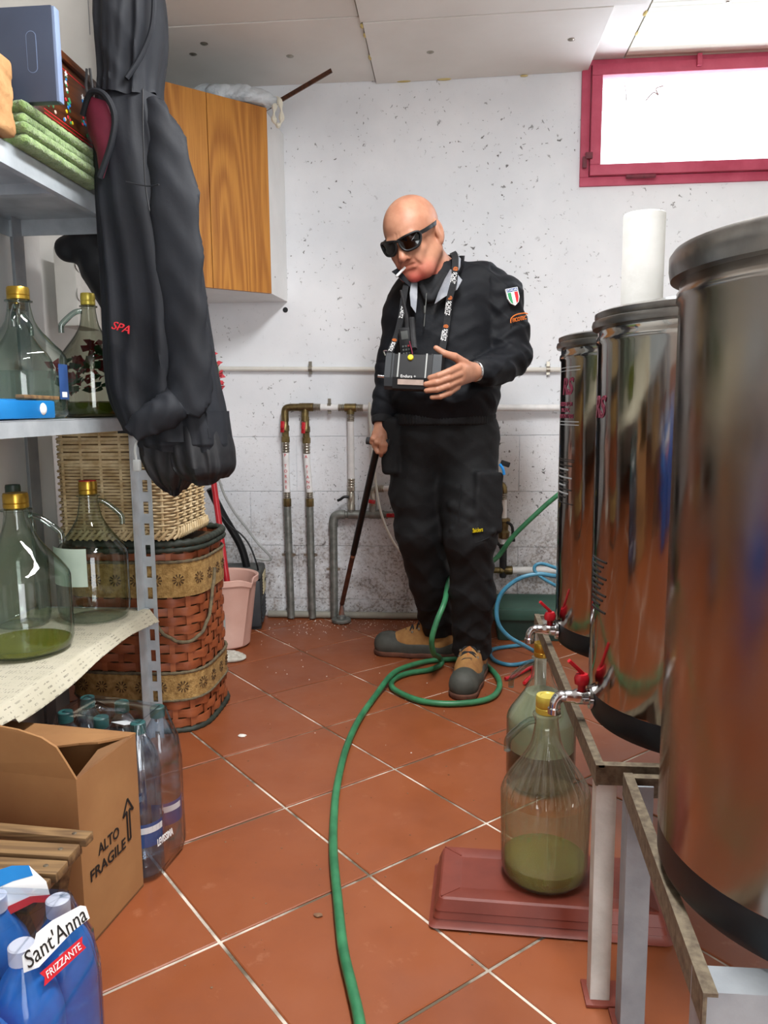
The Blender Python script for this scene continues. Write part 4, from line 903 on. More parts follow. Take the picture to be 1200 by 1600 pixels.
def burl(z0, z1):
    rings = [[(HX + p.x + n.x * e, HY + p.y + n.y * e, z) for p, n in path] for z, e in ((z0, .004), (z0, .0085), ((z0 + z1) / 2, .0095), (z1, .0085), (z1, .004))]
    o = MB().loft(rings, caps=(False, False)).build('burlap_band', 'burlap', ham)
    for s in range(2, NP, 7):
        p, n = path[s]; t = Vector((-n.y, n.x)); zc = (z0 + z1) / 2; b = MB()
        for k in range(10):
            a = 2 * math.pi * k / 10; r0, r1 = .006, .0175
            q0 = (HX + p.x + n.x * .0098 + t.x * math.cos(a) * r0, HY + p.y + n.y * .0098 + t.y * math.cos(a) * r0, zc + math.sin(a) * r0); q1 = (HX + p.x + n.x * .0098 + t.x * math.cos(a) * r1, HY + p.y + n.y * .0098 + t.y * math.cos(a) * r1, zc + math.sin(a) * r1)
            b.tube([q0, q1], .0019, 4, rr=[.001, .0024])
        b.build('stitched_flower', 'burlap_dark', o, smooth=0, stuff=True)
    return o
burl(.415, .518); burl(.103, .182)
def rope_ring(z, r=.0048, e=.008, mat='rope', name='rope', zf=None):
    pts = [(HX + p.x + n.x * e, HY + p.y + n.y * e, z + (zf(i) if zf else 0)) for i, (p, n) in enumerate(path)]; pts.append(pts[0])
    return MB().tube(pts, r, 7, caps=False, rr=[r * (1 + .18 * math.sin(i * 2.1)) for i in range(len(pts))]).build(name, mat, ham, smooth=60)
rope_ring(.52); rope_ring(.185); rope_ring(.100, .004)
rope_ring(.006, .0085, .006, 'rim_green', 'base_cord')
rope_ring(.574, .011, .008, 'rim_green', 'rim'); rope_ring(.556, .008, .012, 'rim_green', 'rim')
ia = min(range(NP), key=lambda i: (path[i][0] - Vector((HA, -.03))).length); ib = min(range(NP), key=lambda i: (path[i][0] - Vector((.05, -HB))).length)
hp = []
steps = (ib - ia) if abs(ib - ia) <= NP / 2 else (ib - ia - NP if ib > ia else ib - ia + NP)
for k in range(25):
    u = k / 24; i = round(ia + steps * u) % NP; p, n = path[i]; hp.append((HX + p.x + n.x * .014, HY + p.y + n.y * .014, .475 - .165 * math.sin(math.pi * min(1, u * 1.0)) ** .8 - .06 * u))
MB().tube(spline(hp, 3), .0055, 7).build('rope_handle', 'rope', ham, smooth=60)

bsk = thing('wicker_basket', (-.965, 2.26, .585), 'cream square wicker basket standing on top of the orange hamper', 'basket')
BX, BY, BZ = -.965, 2.262, .587
bp = sq_path(.172, .165, .22, 132)
MB().loft([[(BX + p.x * .94, BY + p.y * .94, z) for p, n in bp] for z in (BZ, .985)]).build('inner_lining', 'slat_wood', bsk)
wv = MB(); k = 0; z = BZ + .006
while z < .985:
    coarse = z > .80; pit = .0125 if coarse and (k % 2 == 0) else .0092
    rings = []
    per = 3 if not coarse else 6
    for i, (p, n) in enumerate(bp):
        o = .0035 * math.cos(2 * math.pi * i / (2 * per) + math.pi * k); q = p + n * o
        hgt = .0036 if not coarse else .0044
        rings.append([(BX + q.x + n.x * .0028, BY + q.y + n.y * .0028, z), (BX + q.x, BY + q.y, z + hgt), (BX + q.x - n.x * .0028, BY + q.y - n.y * .0028, z), (BX + q.x, BY + q.y, z - hgt)])
    rings.append(rings[0]); wv.loft(rings, caps=(False, False)); k += 1; z += pit
wv.build('wicker_weave', 'wicker', bsk, smooth=70, stuff=True)
for s in range(0, 132, 6):
    p, n = bp[s]; MB().tube([(BX + p.x, BY + p.y, BZ), (BX + p.x, BY + p.y, .985)], .0042, 6).build('stake', 'wicker', bsk)
br = MB()
for s in range(0, 132, 2):
    p, n = bp[s]; t = Vector((-n.y, n.x)); br.tube([(BX + p.x + n.x * .005 - t.x * .014, BY + p.y + n.y * .005 - t.y * .014, BZ + .002), (BX + p.x + n.x * .011, BY + p.y + n.y * .011, BZ + .014), (BX + p.x + n.x * .006 + t.x * .014, BY + p.y + n.y * .006 + t.y * .014, BZ + .030)], .0045, 6)
br.build('braided_foot', 'wicker', bsk, smooth=60, stuff=True)
gar = thing('festive_garland', (-.97, 2.28, .985), 'red and green festive garland heaped on the wicker basket behind the jacket', 'garland')
rd = random.Random(8)
for mat, cnt, nm in (('leaf_red', 150, 'red_petals'), ('leaf_green', 110, 'green_tinsel')):
    b = MB()
    for k in range(cnt):
        t = rd.uniform(-1, 1); c = Vector((-.965 + t * .225, 2.27 + rd.uniform(-.07, .07), 1.045 + .075 * (1 - t * t) + rd.uniform(-.05, .05) - (.07 * max(0, t - .7) / .3)))
        if mat == 'leaf_green': c.z -= .025
        d = Vector((rd.uniform(-1, 1), rd.uniform(-1, 1), rd.uniform(-.3, 1))).normalized(); s = d.orthogonal().normalized() * .014; l = .036
        n_ = d.cross(s).normalized() * .003
        b.add([c, c + d * l * .5 + s + n_, c + d * l, c + d * l * .5 - s + n_, c + d * l * .5 - n_ * 2], [(0, 1, 2, 3), (0, 4, 1), (1, 4, 2), (2, 4, 3), (3, 4, 0)])
    b.build(nm, mat, gar, smooth=0, stuff=True)
MB().tube(spline([(-.80, 2.30, 1.08), (-.735, 2.27, 1.13), (-.70, 2.26, 1.09), (-.695, 2.26, 1.01)], 6), .009, 8).build('garland_core', 'leaf_green', gar)
b = MB()
for k in range(60):
    t = rd.random(); c = Vector((-.735 + .040 * min(1, t * 2), 2.275 - .015 * t, 1.155 - .15 * t)); d = Vector((rd.uniform(-1, 1), rd.uniform(-1, .2), rd.uniform(-.6, .6))).normalized(); s = d.orthogonal().normalized() * .010; l = .026
    b.add([c, c + d * l * .5 + s, c + d * l, c + d * l * .5 - s, c + d * l * .5 + d.cross(s) * .3], [(0, 1, 2, 3), (0, 4, 1), (1, 4, 2), (2, 4, 3), (3, 4, 0)])
b.build('red_petals', 'leaf_red', gar, smooth=0, stuff=True)

# bucket and mop
BKX, BKY = -.915, 2.975
bk = thing('pink_bucket', (BKX, BKY, 0), 'pale pink plastic bucket on the floor beside the hamper', 'bucket')
n = 56; prof = [(.0, .006), (.088, .004), (.095, .010), (.128, .262), (.130, .268), (.137, .270), (.138, .292), (.134, .294), (.126, .288), (.122, .262), (.09, .016), (0, .014)]
b = MB().lathe(prof, (BKX, BKY, .001), n); sp = R(-32); vs = []
for (x, y, z) in b.v:
    a = math.atan2(y - BKY, x - BKX); d_ = abs((a - sp + math.pi) % (2 * math.pi) - math.pi); wgt = max(0, 1 - d_ / .33) ** 1.5 * max(0, (z - .2) / .09)
    vs.append((x + math.cos(sp) * .026 * wgt, y + math.sin(sp) * .026 * wgt, z - .014 * wgt * (1 if d_ < .33 else 0)))
b.v = vs; b.build('bucket_body', 'pink', bk)
lab = curved_label(bk, BKX, BKY, .0, .1185, R(-98), R(-74), .098, .158, 'pvc_label', 'worn_label'); lab.data.materials[0] = M['grey_plastic']
curved_label(bk, BKX, BKY, .0, .1195, R(-92), R(-80), .104, .122, 'red', 'label_print')
curved_label(bk, BKX, BKY, .0, .1195, R(-95), R(-76), .150, .157, 'red', 'label_print')
MB().tube(spline([(BKX + .10 * math.cos(R(a)), BKY + .10 * math.sin(R(a)), .205 + .02 * math.sin(R(a * 3))) for a in range(-125, -100, 6)], 3), .010, 8).xform(Matrix.Translation((-.012, -.028, 0))).build('red_grip', 'handle_red', bk)
mop = thing('mop', (-.885, 2.985, .03), 'mop with a red pole standing in the pink bucket', 'mop')
MB().tube([(-.885, 2.985, .045), (-.975, 3.06, .70), (-1.055, 3.12, 1.28)], .0125, 12).build('pole', 'red_pole', mop)
MB().lathe([(.02, 0), (.045, .02), (.05, .05), (.03, .09), (.016, .12)], (-.888, 2.987, .03), 18).build('mop_head', 'rag', mop)
wr_ = thing('mop_wringer', (-1.0, 2.98, .22), 'dark red wringer insert with a white mop fringe in the bucket rim', 'wringer')
MB().lathe([(.02, 0), (.055, .06), (.058, .085), (.05, .08), (.02, .01)], (-.985, 2.985, .20), 20).build('insert', 'maroon', wr_)
b = MB(); rd = random.Random(2)
for k in range(24):
    a = rd.uniform(0, 6.28); x = -.985 + rd.uniform(-.02, .03); y = 2.94 + rd.uniform(-.01, .03); b.tube(spline([(x, y, .29), (x + .02 * math.cos(a), y + .02 * math.sin(a), .325), (x + .045 * math.cos(a), y + .04 * math.sin(a), .29)], 4), .004, 5)
b.build('fringe', 'rag', wr_, stuff=True)
rg = Field((-1.02, 2.70, -.01), (-.74, 2.92, .06), .0045); rg.ell((-.885, 2.80, .008), (.085, .06, .016), .01).ell((-.845, 2.79, .008), (.06, .045, .012), .01); rg.cut(lambda x, y, z: .0005 - z + 0 * x + 0 * y)
o = rg.build('floor_rag', 'rag', disp=lambda V: np.where(V[:, 2] > .003, crinkle(V, .003, 60), 0)); single(o, 'dirty white rag on the tiles in front of the pink bucket', 'rag')
vc = thing('vacuum_cleaner', (-.97, 3.29, 0), 'black vacuum cleaner with a cream vent grille behind the pink bucket', 'vacuum cleaner')
vm = Matrix.Translation((-.96, 3.275, 0)) @ Matrix.Rotation(R(9), 4, 'Z')
def vb(lo, hi, nm, mt, bev=.006): return MB().box(lo, hi, bev).xform(vm).build(nm, mt, vc)
vb((-.16, -.11, .012), (.125, .10, .225), 'housing', 'vac', .018); vb((-.165, -.115, .225), (.128, .105, .262), 'top_cover', 'vac_top', .014)
for k in range(7): vb((.122, -.055, .148 + k * .0135), (.131, .085, .1565 + k * .0135), 'vent_slat', 'cream', .001)
vb((.120, -.058, .142), (.1285, .088, .245), 'grille', 'ink', .002)
for k in range(6): vb((.12, -.085, .03 + k * .016), (.1285, .092, .037 + k * .016), 'lower_rib', 'vac', .002)
vb((.131, .02, .188), (.1325, .062, .2), 'badge', 'ink', 0)
for sx in (-.1, .07): vb((sx, -.095, 0), (sx + .05, -.06, .02), 'foot', 'rubber', .004)
MB().tube(spline([(-1.04, 3.22, .62), (-.995, 3.25, .50), (-.93, 3.28, .36), (-.905, 3.29, .25)], 6), .017, 12).build('hose_tube', 'black', vc)
MB().tube(spline([(-1.03, 3.24, .78), (-1.0, 3.26, .62), (-.96, 3.28, .52), (-.905, 3.29, .44), (-.855, 3.29, .37), (-.80, 3.30, .305), (-.815, 3.30, .29), (-.87, 3.29, .30)], 6), .0055, 8).build('power_cord', 'grey_plastic', vc)
MB().tube(spline([(-1.02, 3.2, .56), (-.96, 3.2, .47), (-.90, 3.2, .42), (-.865, 3.2, .37), (-.84, 3.2, .30), (-.835, 3.21, .262)], 6), .0038, 8).build('power_cord', 'black', vc)

# ================================================================== CARDBOARD BOX, WATER BOTTLES, SLATTED STOOL
cbx = thing('cardboard_box', (-.8, 1.30, 0), 'open brown cardboard box printed ALTO FRAGILE on the floor by the shelf', 'box')
c0 = Vector((-.644, 1.196)); ux = Vector((.026, .190)).normalized(); uy = Vector((-ux.y, ux.x))     # ux along the printed side, uy to the left
W_, D_, H_ = .192, .30, .325; th = .004
def cb(u0, u1, v0, v1, z0, z1, nm='side_panel', mt='cardboard'):
    p = [c0 + ux * a + uy * b_ for a, b_ in ((u0, v0), (u1, v0), (u1, v1), (u0, v1))]; return MB().prism([(q.x, q.y) for q in p], z0, z1).build(nm, mt, cbx, smooth=0)
cb(0, W_, 0, th, .002, H_); cb(0, W_, D_ - th, D_, .002, H_); cb(0, th, th, D_ - th, .002, H_); cb(W_ - th, W_, th, D_ - th, .002, H_); cb(0, W_, 0, D_, .001, .005, 'bottom_panel', 'cardboard_in')
def cflap(pts, nm='flap', mt='cardboard', t=.004, nrm=None):
    P = [Vector(p) for p in pts]; nrm = Vector(nrm) if nrm else (P[1] - P[0]).cross(P[2] - P[0]).normalized(); n = len(P)
    b = MB().add([tuple(p) for p in P] + [tuple(p + nrm * t) for p in P], [tuple(range(n)), tuple(reversed(range(n, 2 * n)))] + [(i, n + i, n + (i + 1) % n, (i + 1) % n) for i in range(n)]); return b.build(nm, mt, cbx, smooth=0)
def cp(u, v, z): q = c0 + ux * u + uy * v; return (q.x, q.y, z)
cflap([cp(0, 0, H_), cp(0, D_, H_), cp(-.012, D_, .43), cp(-.012, .10, .412), cp(-.012, .055, .402), cp(-.010, .028, .386), cp(-.006, .014, .358)])
cflap([cp(W_, -.001, H_ - .001), cp(W_, D_, H_ - .001), cp(W_ - .09, D_, H_ + .004), cp(W_ - .085, .17, H_ + .003), cp(W_ - .075, .12, H_ - .006), cp(W_ - .06, .085, H_ - .004), cp(W_ - .058, .045, H_ + .001), cp(W_ - .02, .002, H_)])
cflap([cp(.003, .0, H_), cp(W_ - .02, .0, H_), cp(W_ - .062, .042, H_ - .012), cp(.085, .034, H_ - .03), cp(.03, .022, H_ - .03)], mt='cardboard_in')
fm = lambda u, z: frame_m((c0.x + ux.x * u - uy.x * .0012, c0.y + ux.y * u - uy.y * .0012, z), (ux.x, ux.y, 0), (0, 0, 1))
text('ALTO', .030, fm(.083, .163), 'printed_letters', 'ink', cbx, .0003, width=.068, bold=.0004); text('FRAGILE', .030, fm(.078, .128), 'printed_letters', 'ink', cbx, .0003, width=.114, bold=.0004)
ar = [(-.0045, -.048), (.0045, -.048), (.0045, .012), (.018, .006), (.0, .036), (-.018, .006), (-.0045, .012)]
b = MB()
for i in range(len(ar)):
    a, c = ar[i], ar[(i + 1) % len(ar)]; b.bar((a[0], a[1], 0), (c[0], c[1], 0), .0042, .001, (0, 0, 1))
b.xform(fm(.150, .175)).build('printed_arrow', 'ink', cbx, smooth=0)

def wbottle(t, x, y, z, r, h, mat, cap, capmat, ribs=True, rot=0):
    pr_ = [(0, .004), (r * .8, .002), (r * .95, .012), (r, .03)]
    k = .03
    while k < h * .66:
        pr_ += [(r, k), (r * (.955 if ribs else 1), k + .006), (r, k + .012)]; k += .024
    pr_ += [(r, h * .68), (r * .97, h * .72), (r * .82, h * .80), (r * .55, h * .87), (r * .36, h * .91), (.0135, h * .925), (.0135, h * .935)]
    o = MB().lathe(pr_, (x, y, z), 32).build('bottle', mat, t, smooth=50)
    MB().lathe([(.0145, h * .93), (.0155, h * .932), (.0155, h * .995), (.0135, h), (0, h)], (x, y, z), 20).build(cap, capmat, o)
    return o
def film_shell(t, pts, z0, z1, name, mat, rr=.052, droop=None):
    """shrink film: the outline around a row of bottles, closing over their shoulders"""
    hull = []
    P = [Vector(p) for p in pts]; c = sum(P, Vector((0, 0))) / len(P)
    for k in range(120):
        a = 2 * math.pi * k / 120; d = Vector((math.cos(a), math.sin(a))); m = max((p - c).dot(d) for p in P) ; hull.append((d, m))
    # support function -> points
    def outline(off):
        out = []
        for k in range(120):
            d, m = hull[k]; d2, m2 = hull[(k + 1) % 120]; m += off; m2 += off
            det = d.x * d2.y - d.y * d2.x; out.append(((m * d2.y - m2 * d.y) / det + c.x, (d.x * m2 - d2.x * m) / det + c.y))
        return out
    rings = []
    for z, off in ((z0 + .002, rr - .006), (z0 + .02, rr), (z0 + (z1 - z0) * .35, rr - .001), (z0 + (z1 - z0) * .66, rr), (z0 + (z1 - z0) * .80, rr - .006), (z0 + (z1 - z0) * .92, rr * .55), (z1 + .001, rr * .36), (z1 + .0022, rr * .1)):
        o_ = outline(off); rings.append([(x + .0018 * math.sin(i * 1.7 + z * 60), y + .0018 * math.cos(i * 1.3 + z * 80), z) for i, (x, y) in enumerate(o_)])
    return MB().loft(rings, caps=(False, True)).build(name, mat, t, smooth=60)
lp = thing('water_bottle_pack', (-.72, 1.49, 0), 'shrink-wrapped six-pack of clear water bottles with petrol-green caps behind the cardboard box', 'bottle pack')
pts = []
for i in range(3):
    for j in range(2):
        x = -.634 - .0885 * i + .008 * j; y = 1.437 + .022 * i + .083 * j; pts.append((x, y))
        bo = wbottle(lp, x, y, .003, .0415, .325, 'water_plain', 'cap', 'petrol_cap')
        curved_label(bo, x, y, .0, .0416, R(-100), R(40), .075, .125, 'blue_label', 'label', thick=.0004)
        curved_label(bo, x, y, .0, .0422, R(-75), R(-5), .105, .118, 'white', 'label_peaks', thick=.0004)
film_shell(lp, pts, .001, .326, 'shrink_film', 'film', .046)
MB().tube(spline([(-.735, 1.50, .326), (-.73, 1.46, .350), (-.715, 1.44, .352), (-.70, 1.48, .335), (-.69, 1.50, .326)], 6), .004, 6).build('carry_strap', 'film', lp)
MB().bar((-.70, 1.49, .305), (-.665, 1.475, .306), .04, .0006, (.0, .3, 1)).build('film_label', 'white', lp, smooth=0)
text('LEVISSIMA', .022, frame_m((-.5835, 1.425, .085), (.30, 1, .0), (0, 0, 1)), 'label_lettering', 'white', lp, .0005, width=.05, bold=.0003)

st = thing('slatted_stool', (-.72, 1.01, 0), 'low weathered wooden stool with a slatted top in front of the cardboard box', 'stool')
for k in range(4):
    y = 1.074 - k * .043; rot = .03
    MB().bar((-.95, y + .012 + (.022 if k == 0 else .0), .2905), (-.562 - .003 * (k % 2), y, .2915), .0225 if k == 0 else .034, .015, bev=.0025).build('slat', 'slat_wood', st)
for x in (-.592, -.90):
    MB().bar((x, 1.085, .272), (x - .006, .935, .272), .022, .024, bev=.002).build('cross_rail', 'slat_wood', st)
    MB().bar((x - .014, 1.075, .265), (x - .03, .97, .003), .018, .026, bev=.002).build('leg', 'slat_wood', st); MB().bar((x - .034, .96, .265), (x - .05, 1.075, .003), .018, .026, bev=.002).build('leg', 'slat_wood', st)
for k in range(4):
    y = 1.074 - k * .043; MB().lathe([(0, .0012), (.003, .001), (.004, 0)], (-.588, y + .002, .299), 10).build('nail_head', 'rusty', st)
sa = thing('blue_water_bottle_pack', (-.56, .81, 0), 'shrink-wrapped pack of blue sparkling water bottles at the very front of the floor', 'bottle pack')
pts = []
for i in range(2):
    for j in range(3):
        x = -.520 - .089 * i; y = .898 - .088 * j; pts.append((x, y)); wbottle(sa, x, y, .002, .044, .312, 'blue_pet', 'cap', 'white_cap', ribs=False)
film_shell(sa, pts, .001, .313, 'shrink_film', 'film', .047)
# print on the film: banner across the near corner of the pack
SX = -.4715
def banner(pts2, nm, mt, off=0): return MB().prism(pts2, 0, .0008).xform(frame_m((SX + off, .855, .272), (0.22, 1, .12), (0, .0, 1))).build(nm, mt, sa, smooth=0)
sm = lambda dx, dz, off: frame_m((-.490 + off, .836, .298), (.30, .92, .02), (-.35, 0, 1)) @ Matrix.Scale(.70, 4) @ Matrix.Translation((dx, dz, 0))
b = MB().prism([(-.078, -.012), (-.072, .014), (-.045, .018), (-.035, .030), (.0, .030), (.062, .018), (.072, .010), (.072, -.014), (.03, -.012), (-.05, -.022)], 0, .0006).xform(sm(0, .012, .004)).build('banner', 'white', sa, smooth=0)
text("Sant'Anna", .042, sm(-.002, .013, .0052), 'banner_lettering', 'ink', sa, .0003, width=.135)
MB().prism([(-.048, -.014), (.05, -.012), (.045, .0), (.05, .010), (-.048, .010), (-.042, -.002)], 0, .0006).xform(sm(-.004, -.030, .004)).build('banner', 'red', sa, smooth=0)
text('FRIZZANTE', .018, sm(-.004, -.031, .0052), 'banner_lettering', 'white', sa, .0003, width=.078)
sp = frame_m((-.575, .925, .306), (1, .35, .16), (-.1, .5, .85))
MB().prism([(-.06, -.030), (.0, -.014), (.026, -.020), (.022, .004), (.002, .030), (-.06, .022)], 0, .0008).xform(sp).build('banner', 'white', sa, smooth=0)
MB().prism([(-.06, .010), (-.02, .016), (.006, .016), (.002, .0305), (-.02, .036), (-.06, .034)], .0008, .0014).xform(sp).build('banner', 'blue_case', sa, smooth=0)
MB().prism([(-.06, -.040), (-.025, -.024), (.004, -.018), (.026, -.024), (.0255, -.014), (.0, -.009), (-.03, -.014), (-.06, -.030)], .0008, .0014).xform(sp).build('banner', 'red', sa, smooth=0)
# ================================================================== STEEL TANKS ON STANDS
TR = .200; TXC = .447
def tank(y, label, mat, zb=.410, zt=1.088, lidstyle=0, x=TXC):
    t = thing('steel_tank', (x, y, zb), label, 'tank'); c = (x, y, 0)
    MB().lathe([(TR - .004, zb + .050), (TR, zb + .056), (TR, zt - .03), (TR + .003, zt - .026), (TR + .003, zt - .018), (TR, zt - .014), (TR, zt)], c, 128).build('tank_wall', mat, t, smooth=40)
    MB().lathe([(.0, zb + .001), (TR - .02, zb + .001), (TR - .005, zb + .008), (TR - .001, zb + .018), (TR - .001, zb + .055)], c, 96).build('base_ring', 'steel_base', t)
    if lidstyle == 0:
        MB().lathe([(TR + .001, zt - .004), (TR + .009, zt - .002), (TR + .0105, zt + .004), (TR + .009, zt + .010), (TR + .004, zt + .012), (TR + .006, zt + .016), (TR + .006, zt + .022), (TR - .004, zt + .026), (TR - .03, zt + .027), (TR - .06, zt + .036), (0, zt + .048)], c, 96).build('lid', 'lid_steel', t)
    else:
        MB().lathe([(TR + .0005, zt - .006), (TR + .010, zt - .004), (TR + .012, zt + .006), (TR + .012, zt + .020), (TR + .008, zt + .026), (TR - .004, zt + .027), (TR - .02, zt + .024), (0, zt + .030)], c, 96).build('lid', 'lid_steel', t)
    MB().box((x + TR - .001, y - .006, zb + .05), (x + TR + .002, y + .006, zt - .02)).build('weld_seam', 'steel', t)
    return t
tk1 = tank(.850, 'nearest stainless-steel tank with a pearled finish at the right edge', 'pearled', zt=1.098, lidstyle=1)
tk2 = tank(1.322, 'middle stainless-steel tank carrying the white paper tube', 'steel')
tk3 = tank(1.760, 'farthest stainless-steel tank with dark red lettering and a printed plate', 'steel')
def on_tank(cy, a0, z, r=TR + .0006):
    """lettering wrapped round a tank: x runs round it, y up"""
    return lambda v: Vector((TXC + (r + v.z) * math.cos(a0 + v.x / r), cy + (r + v.z) * math.sin(a0 + v.x / r), z + v.y))
I4 = Matrix.Identity(4)
text('RS', .050, I4, 'tank_lettering', 'maroon', tk3, .0004, bend=on_tank(1.760, R(194), 1.0), shear=.2, bold=.001)
for k, s_ in enumerate(('SERBATOI', 'INOX', 'ALIMENTARI')): text(s_, .012, I4, 'tank_lettering', 'maroon', tk3, .0004, bend=on_tank(1.760, R(191), .963 - k * .013), width=(.075, .05, .085)[k])
def tank_line(t, cy, a0, a1, z0, z1, mat='ink'): return curved_label(t, TXC, cy, 0, TR, a0, a1, z0, z1, mat, 'printed_line', n=8, thick=.0007)
for z in (1.042, 1.035, .925, .918): tank_line(tk3, 1.760, R(180), R(209), z, z + .0012, 'ink_grey')
for z in (.842, .838, .745): tank_line(tk3, 1.760, R(178), R(205), z, z + .0014)
for k in range(9): tank_line(tk3, 1.760, R(180), R(203 - (k % 3) * 4), .828 - k * .0088, .8305 - k * .0088, 'ink_grey' if k % 2 else 'ink')
text('RS', .050, I4, 'tank_lettering', 'maroon', tk2, .0004, bend=on_tank(1.322, R(184), .955), shear=.2, bold=.001)
for k in range(10): tank_line(tk2, 1.322, R(180), R(198 - (k % 3) * 3), .70 - k * .0095, .703 - k * .0095, 'ink')
def tap(t, y, z, x=TXC - TR):
    """ball tap: spout to the left, red lever on top"""
    o = MB().lathe([(.021, -.004), (.021, .002), (.014, .003), (.014, -.012)], (x, y, z), 16, 'x').lathe([(.011, 0), (.0135, -.004), (.0135, -.026), (.011, -.03), (.0105, -.044)], (x, y, z), 16, 'x').tube(spline([(x - .042, y, z), (x - .053, y, z - .001), (x - .060, y, z - .010), (x - .062, y, z - .026), (x - .063, y, z - .032)], 5), .0100, 14).lathe([(.0115, -.032), (.0115, -.022), (.0095, -.02)], (x - .0625, y, z), 14).build('tap_body', 'chrome', t)
    MB().lathe([(.007, .010), (.007, .022), (.0125, .024), (.0135, .034), (.010, .042), (.0, .043)], (x - .016, y, z), 16).build('tap_stem', 'handle_red', o)
    MB().bar((x - .014, y, z + .042), (x - .040, y - .004, z + .067), .010, .007, bev=.002).build('tap_lever', 'handle_red', o)
    return o
tap(tk2, 1.312, .452); tap(tk3, 1.745, .446)

def angle_iron(b, a, c, w, t=.004, n1=(0, 0, 1), n2=(1, 0, 0), w2=None):
    """an L-section from a to c: one leg along n1, one along n2"""
    a = Vector(a); c = Vector(c); n1 = Vector(n1); n2 = Vector(n2)
    w2 = w2 or w; sec = [Vector((0, 0, 0)), n2 * w2, n2 * w2 + n1 * t, n2 * t + n1 * t, n2 * t + n1 * w, n1 * w]
    return b.loft([[p + q for q in sec] for p in (a, c)])
sA = thing('tank_stand', (.45, 1.58, 0), 'pale painted angle-iron stand under the two far tanks', 'stand')
zt_ = .4085
angle_iron(MB(), (.226, 1.140, zt_), (.226, 2.02, zt_), .034, n1=(0, 0, -1), n2=(1, 0, 0), w2=.013).build('side_rail', 'rusty', sA, smooth=0)
angle_iron(MB(), (.668, 1.140, zt_), (.668, 2.02, zt_), .034, n1=(0, 0, -1), n2=(-1, 0, 0)).build('side_rail', 'rusty', sA, smooth=0)
for y in (1.140, 2.016): angle_iron(MB(), (.23, y, zt_ - .0005), (.664, y, zt_ - .0005), .032, n1=(0, 0, -1), n2=(0, 1 if y < 1.5 else -1, 0), w2=.014).build('cross_rail', 'rusty', sA, smooth=0)
for x, sx in ((.228, 1), (.666, -1)):
    for y, sy in ((1.143, 1), (2.01, -1)):
        o = angle_iron(MB(), (x, y, .005), (x, y, zt_ - .003), .031, n1=(0, sy, 0), n2=(sx, 0, 0)).build('leg', 'stand_paint', sA, smooth=0)
        MB().box((x - .008 if sx > 0 else x - .05, y - .012 if sy > 0 else y - .045, .0006), (x + .05 if sx > 0 else x + .008, y + .045 if sy > 0 else y + .012, .006), .001).build('foot_plate', 'tray', o)
sB = thing('tank_stand', (.45, .89, 0), 'grey angle-iron stand under the nearest tank', 'stand')
angle_iron(MB(), (.239, .675, zt_), (.262, 1.118, zt_), .036, n1=(0, 0, -1), n2=(1, 0, 0), w2=.014).build('side_rail', 'rusty', sB, smooth=0)
angle_iron(MB(), (.668, .675, zt_), (.668, 1.118, zt_), .036, n1=(0, 0, -1), n2=(-1, 0, 0)).build('side_rail', 'rusty', sB, smooth=0)
angle_iron(MB(), (.241, .677, zt_ - .0005), (.664, .677, zt_ - .0005), .036, n1=(0, 0, -1), n2=(0, 1, 0)).build('cross_rail', 'stand_grey', sB, smooth=0)
angle_iron(MB(), (.262, 1.116, zt_ - .0005), (.664, 1.116, zt_ - .0005), .036, n1=(0, 0, -1), n2=(0, -1, 0), w2=.014).build('cross_rail', 'rusty', sB, smooth=0)
for x, sx, y, sy in ((.262, 1, 1.08, 1), (.666, -1, 1.08, 1), (.241, 1, .68, 1), (.666, -1, .68, 1)):
    o = angle_iron(MB(), (x, y, .005), (x, y, zt_ - .003), .036, n1=(0, sy, 0), n2=(sx, 0, 0)).build('leg', 'stand_grey', sB, smooth=0)
    MB().box((min(x, x + sx * .036) - .008, y - .012, .0006), (max(x, x + sx * .036) + .008, y + .048, .006), .001).build('foot_plate', 'tray', o)
pt = single(MB().lathe([(.030, 0), (.0335, .001), (.0335, .151), (.0325, .152), (.0305, .151), (.0295, .12), (.029, .004)], (.317, 1.34, 1.118), 40).build('paper_tube', 'tube_paper'), 'white crinkled paper tube standing on the lid of the middle tank', 'paper tube')

# ================================================================== TRAY AND DEMIJOHNS BELOW THE TAPS
tr = thing('planter_tray', (.18, 1.39, 0), 'upturned terracotta plastic planter tray on the tiles', 'tray')
tm = Matrix.Translation((.185, 1.392, 0)) @ Matrix.Rotation(R(-2.5), 4, 'Z')
def rr_(a, b, r, z, n=6):
    out = []
    for cx, cy, s in ((a - r, b - r, 0), (-a + r, b - r, 90), (-a + r, -b + r, 180), (a - r, -b + r, 270)):
        for k in range(n + 1): q = R(s + 90 * k / n); out.append((cx + r * math.cos(q), cy + r * math.sin(q), z))
    return out
MB().loft([rr_(.216, .100, .012, .001), rr_(.219, .103, .012, .004), rr_(.214, .098, .012, .007), rr_(.209, .093, .012, .016), rr_(.211, .0945, .012, .0175), rr_(.207, .091, .012, .030), rr_(.2085, .092, .012, .0315), rr_(.201, .086, .012, .052), rr_(.197, .082, .010, .055), rr_(.165, .055, .004, .0555), rr_(.162, .052, .004, .054), rr_(.159, .049, .003, .054)]).xform(tm).build('tray_shell', 'tray', tr, smooth=30)
for sx in (-1, 1):
    for sy in (-1, 1): MB().bar((sx * .196, sy * .081, .0545), (sx * .163, sy * .053, .0550), .003, .003).xform(tm).build('corner_ridge', 'tray', tr, smooth=0)
demijohn('glass_demijohn', .184, 1.402, .056, .0835, .362, 'ribbed demijohn with a yellow cap and cloudy oil on the terracotta tray', 'glass_clear', 'cap_yellow', [('oil_puddle', 'oil', .02, .10), ('condensation', 'haze', .102, .44)], handle=R(172), rib=True)
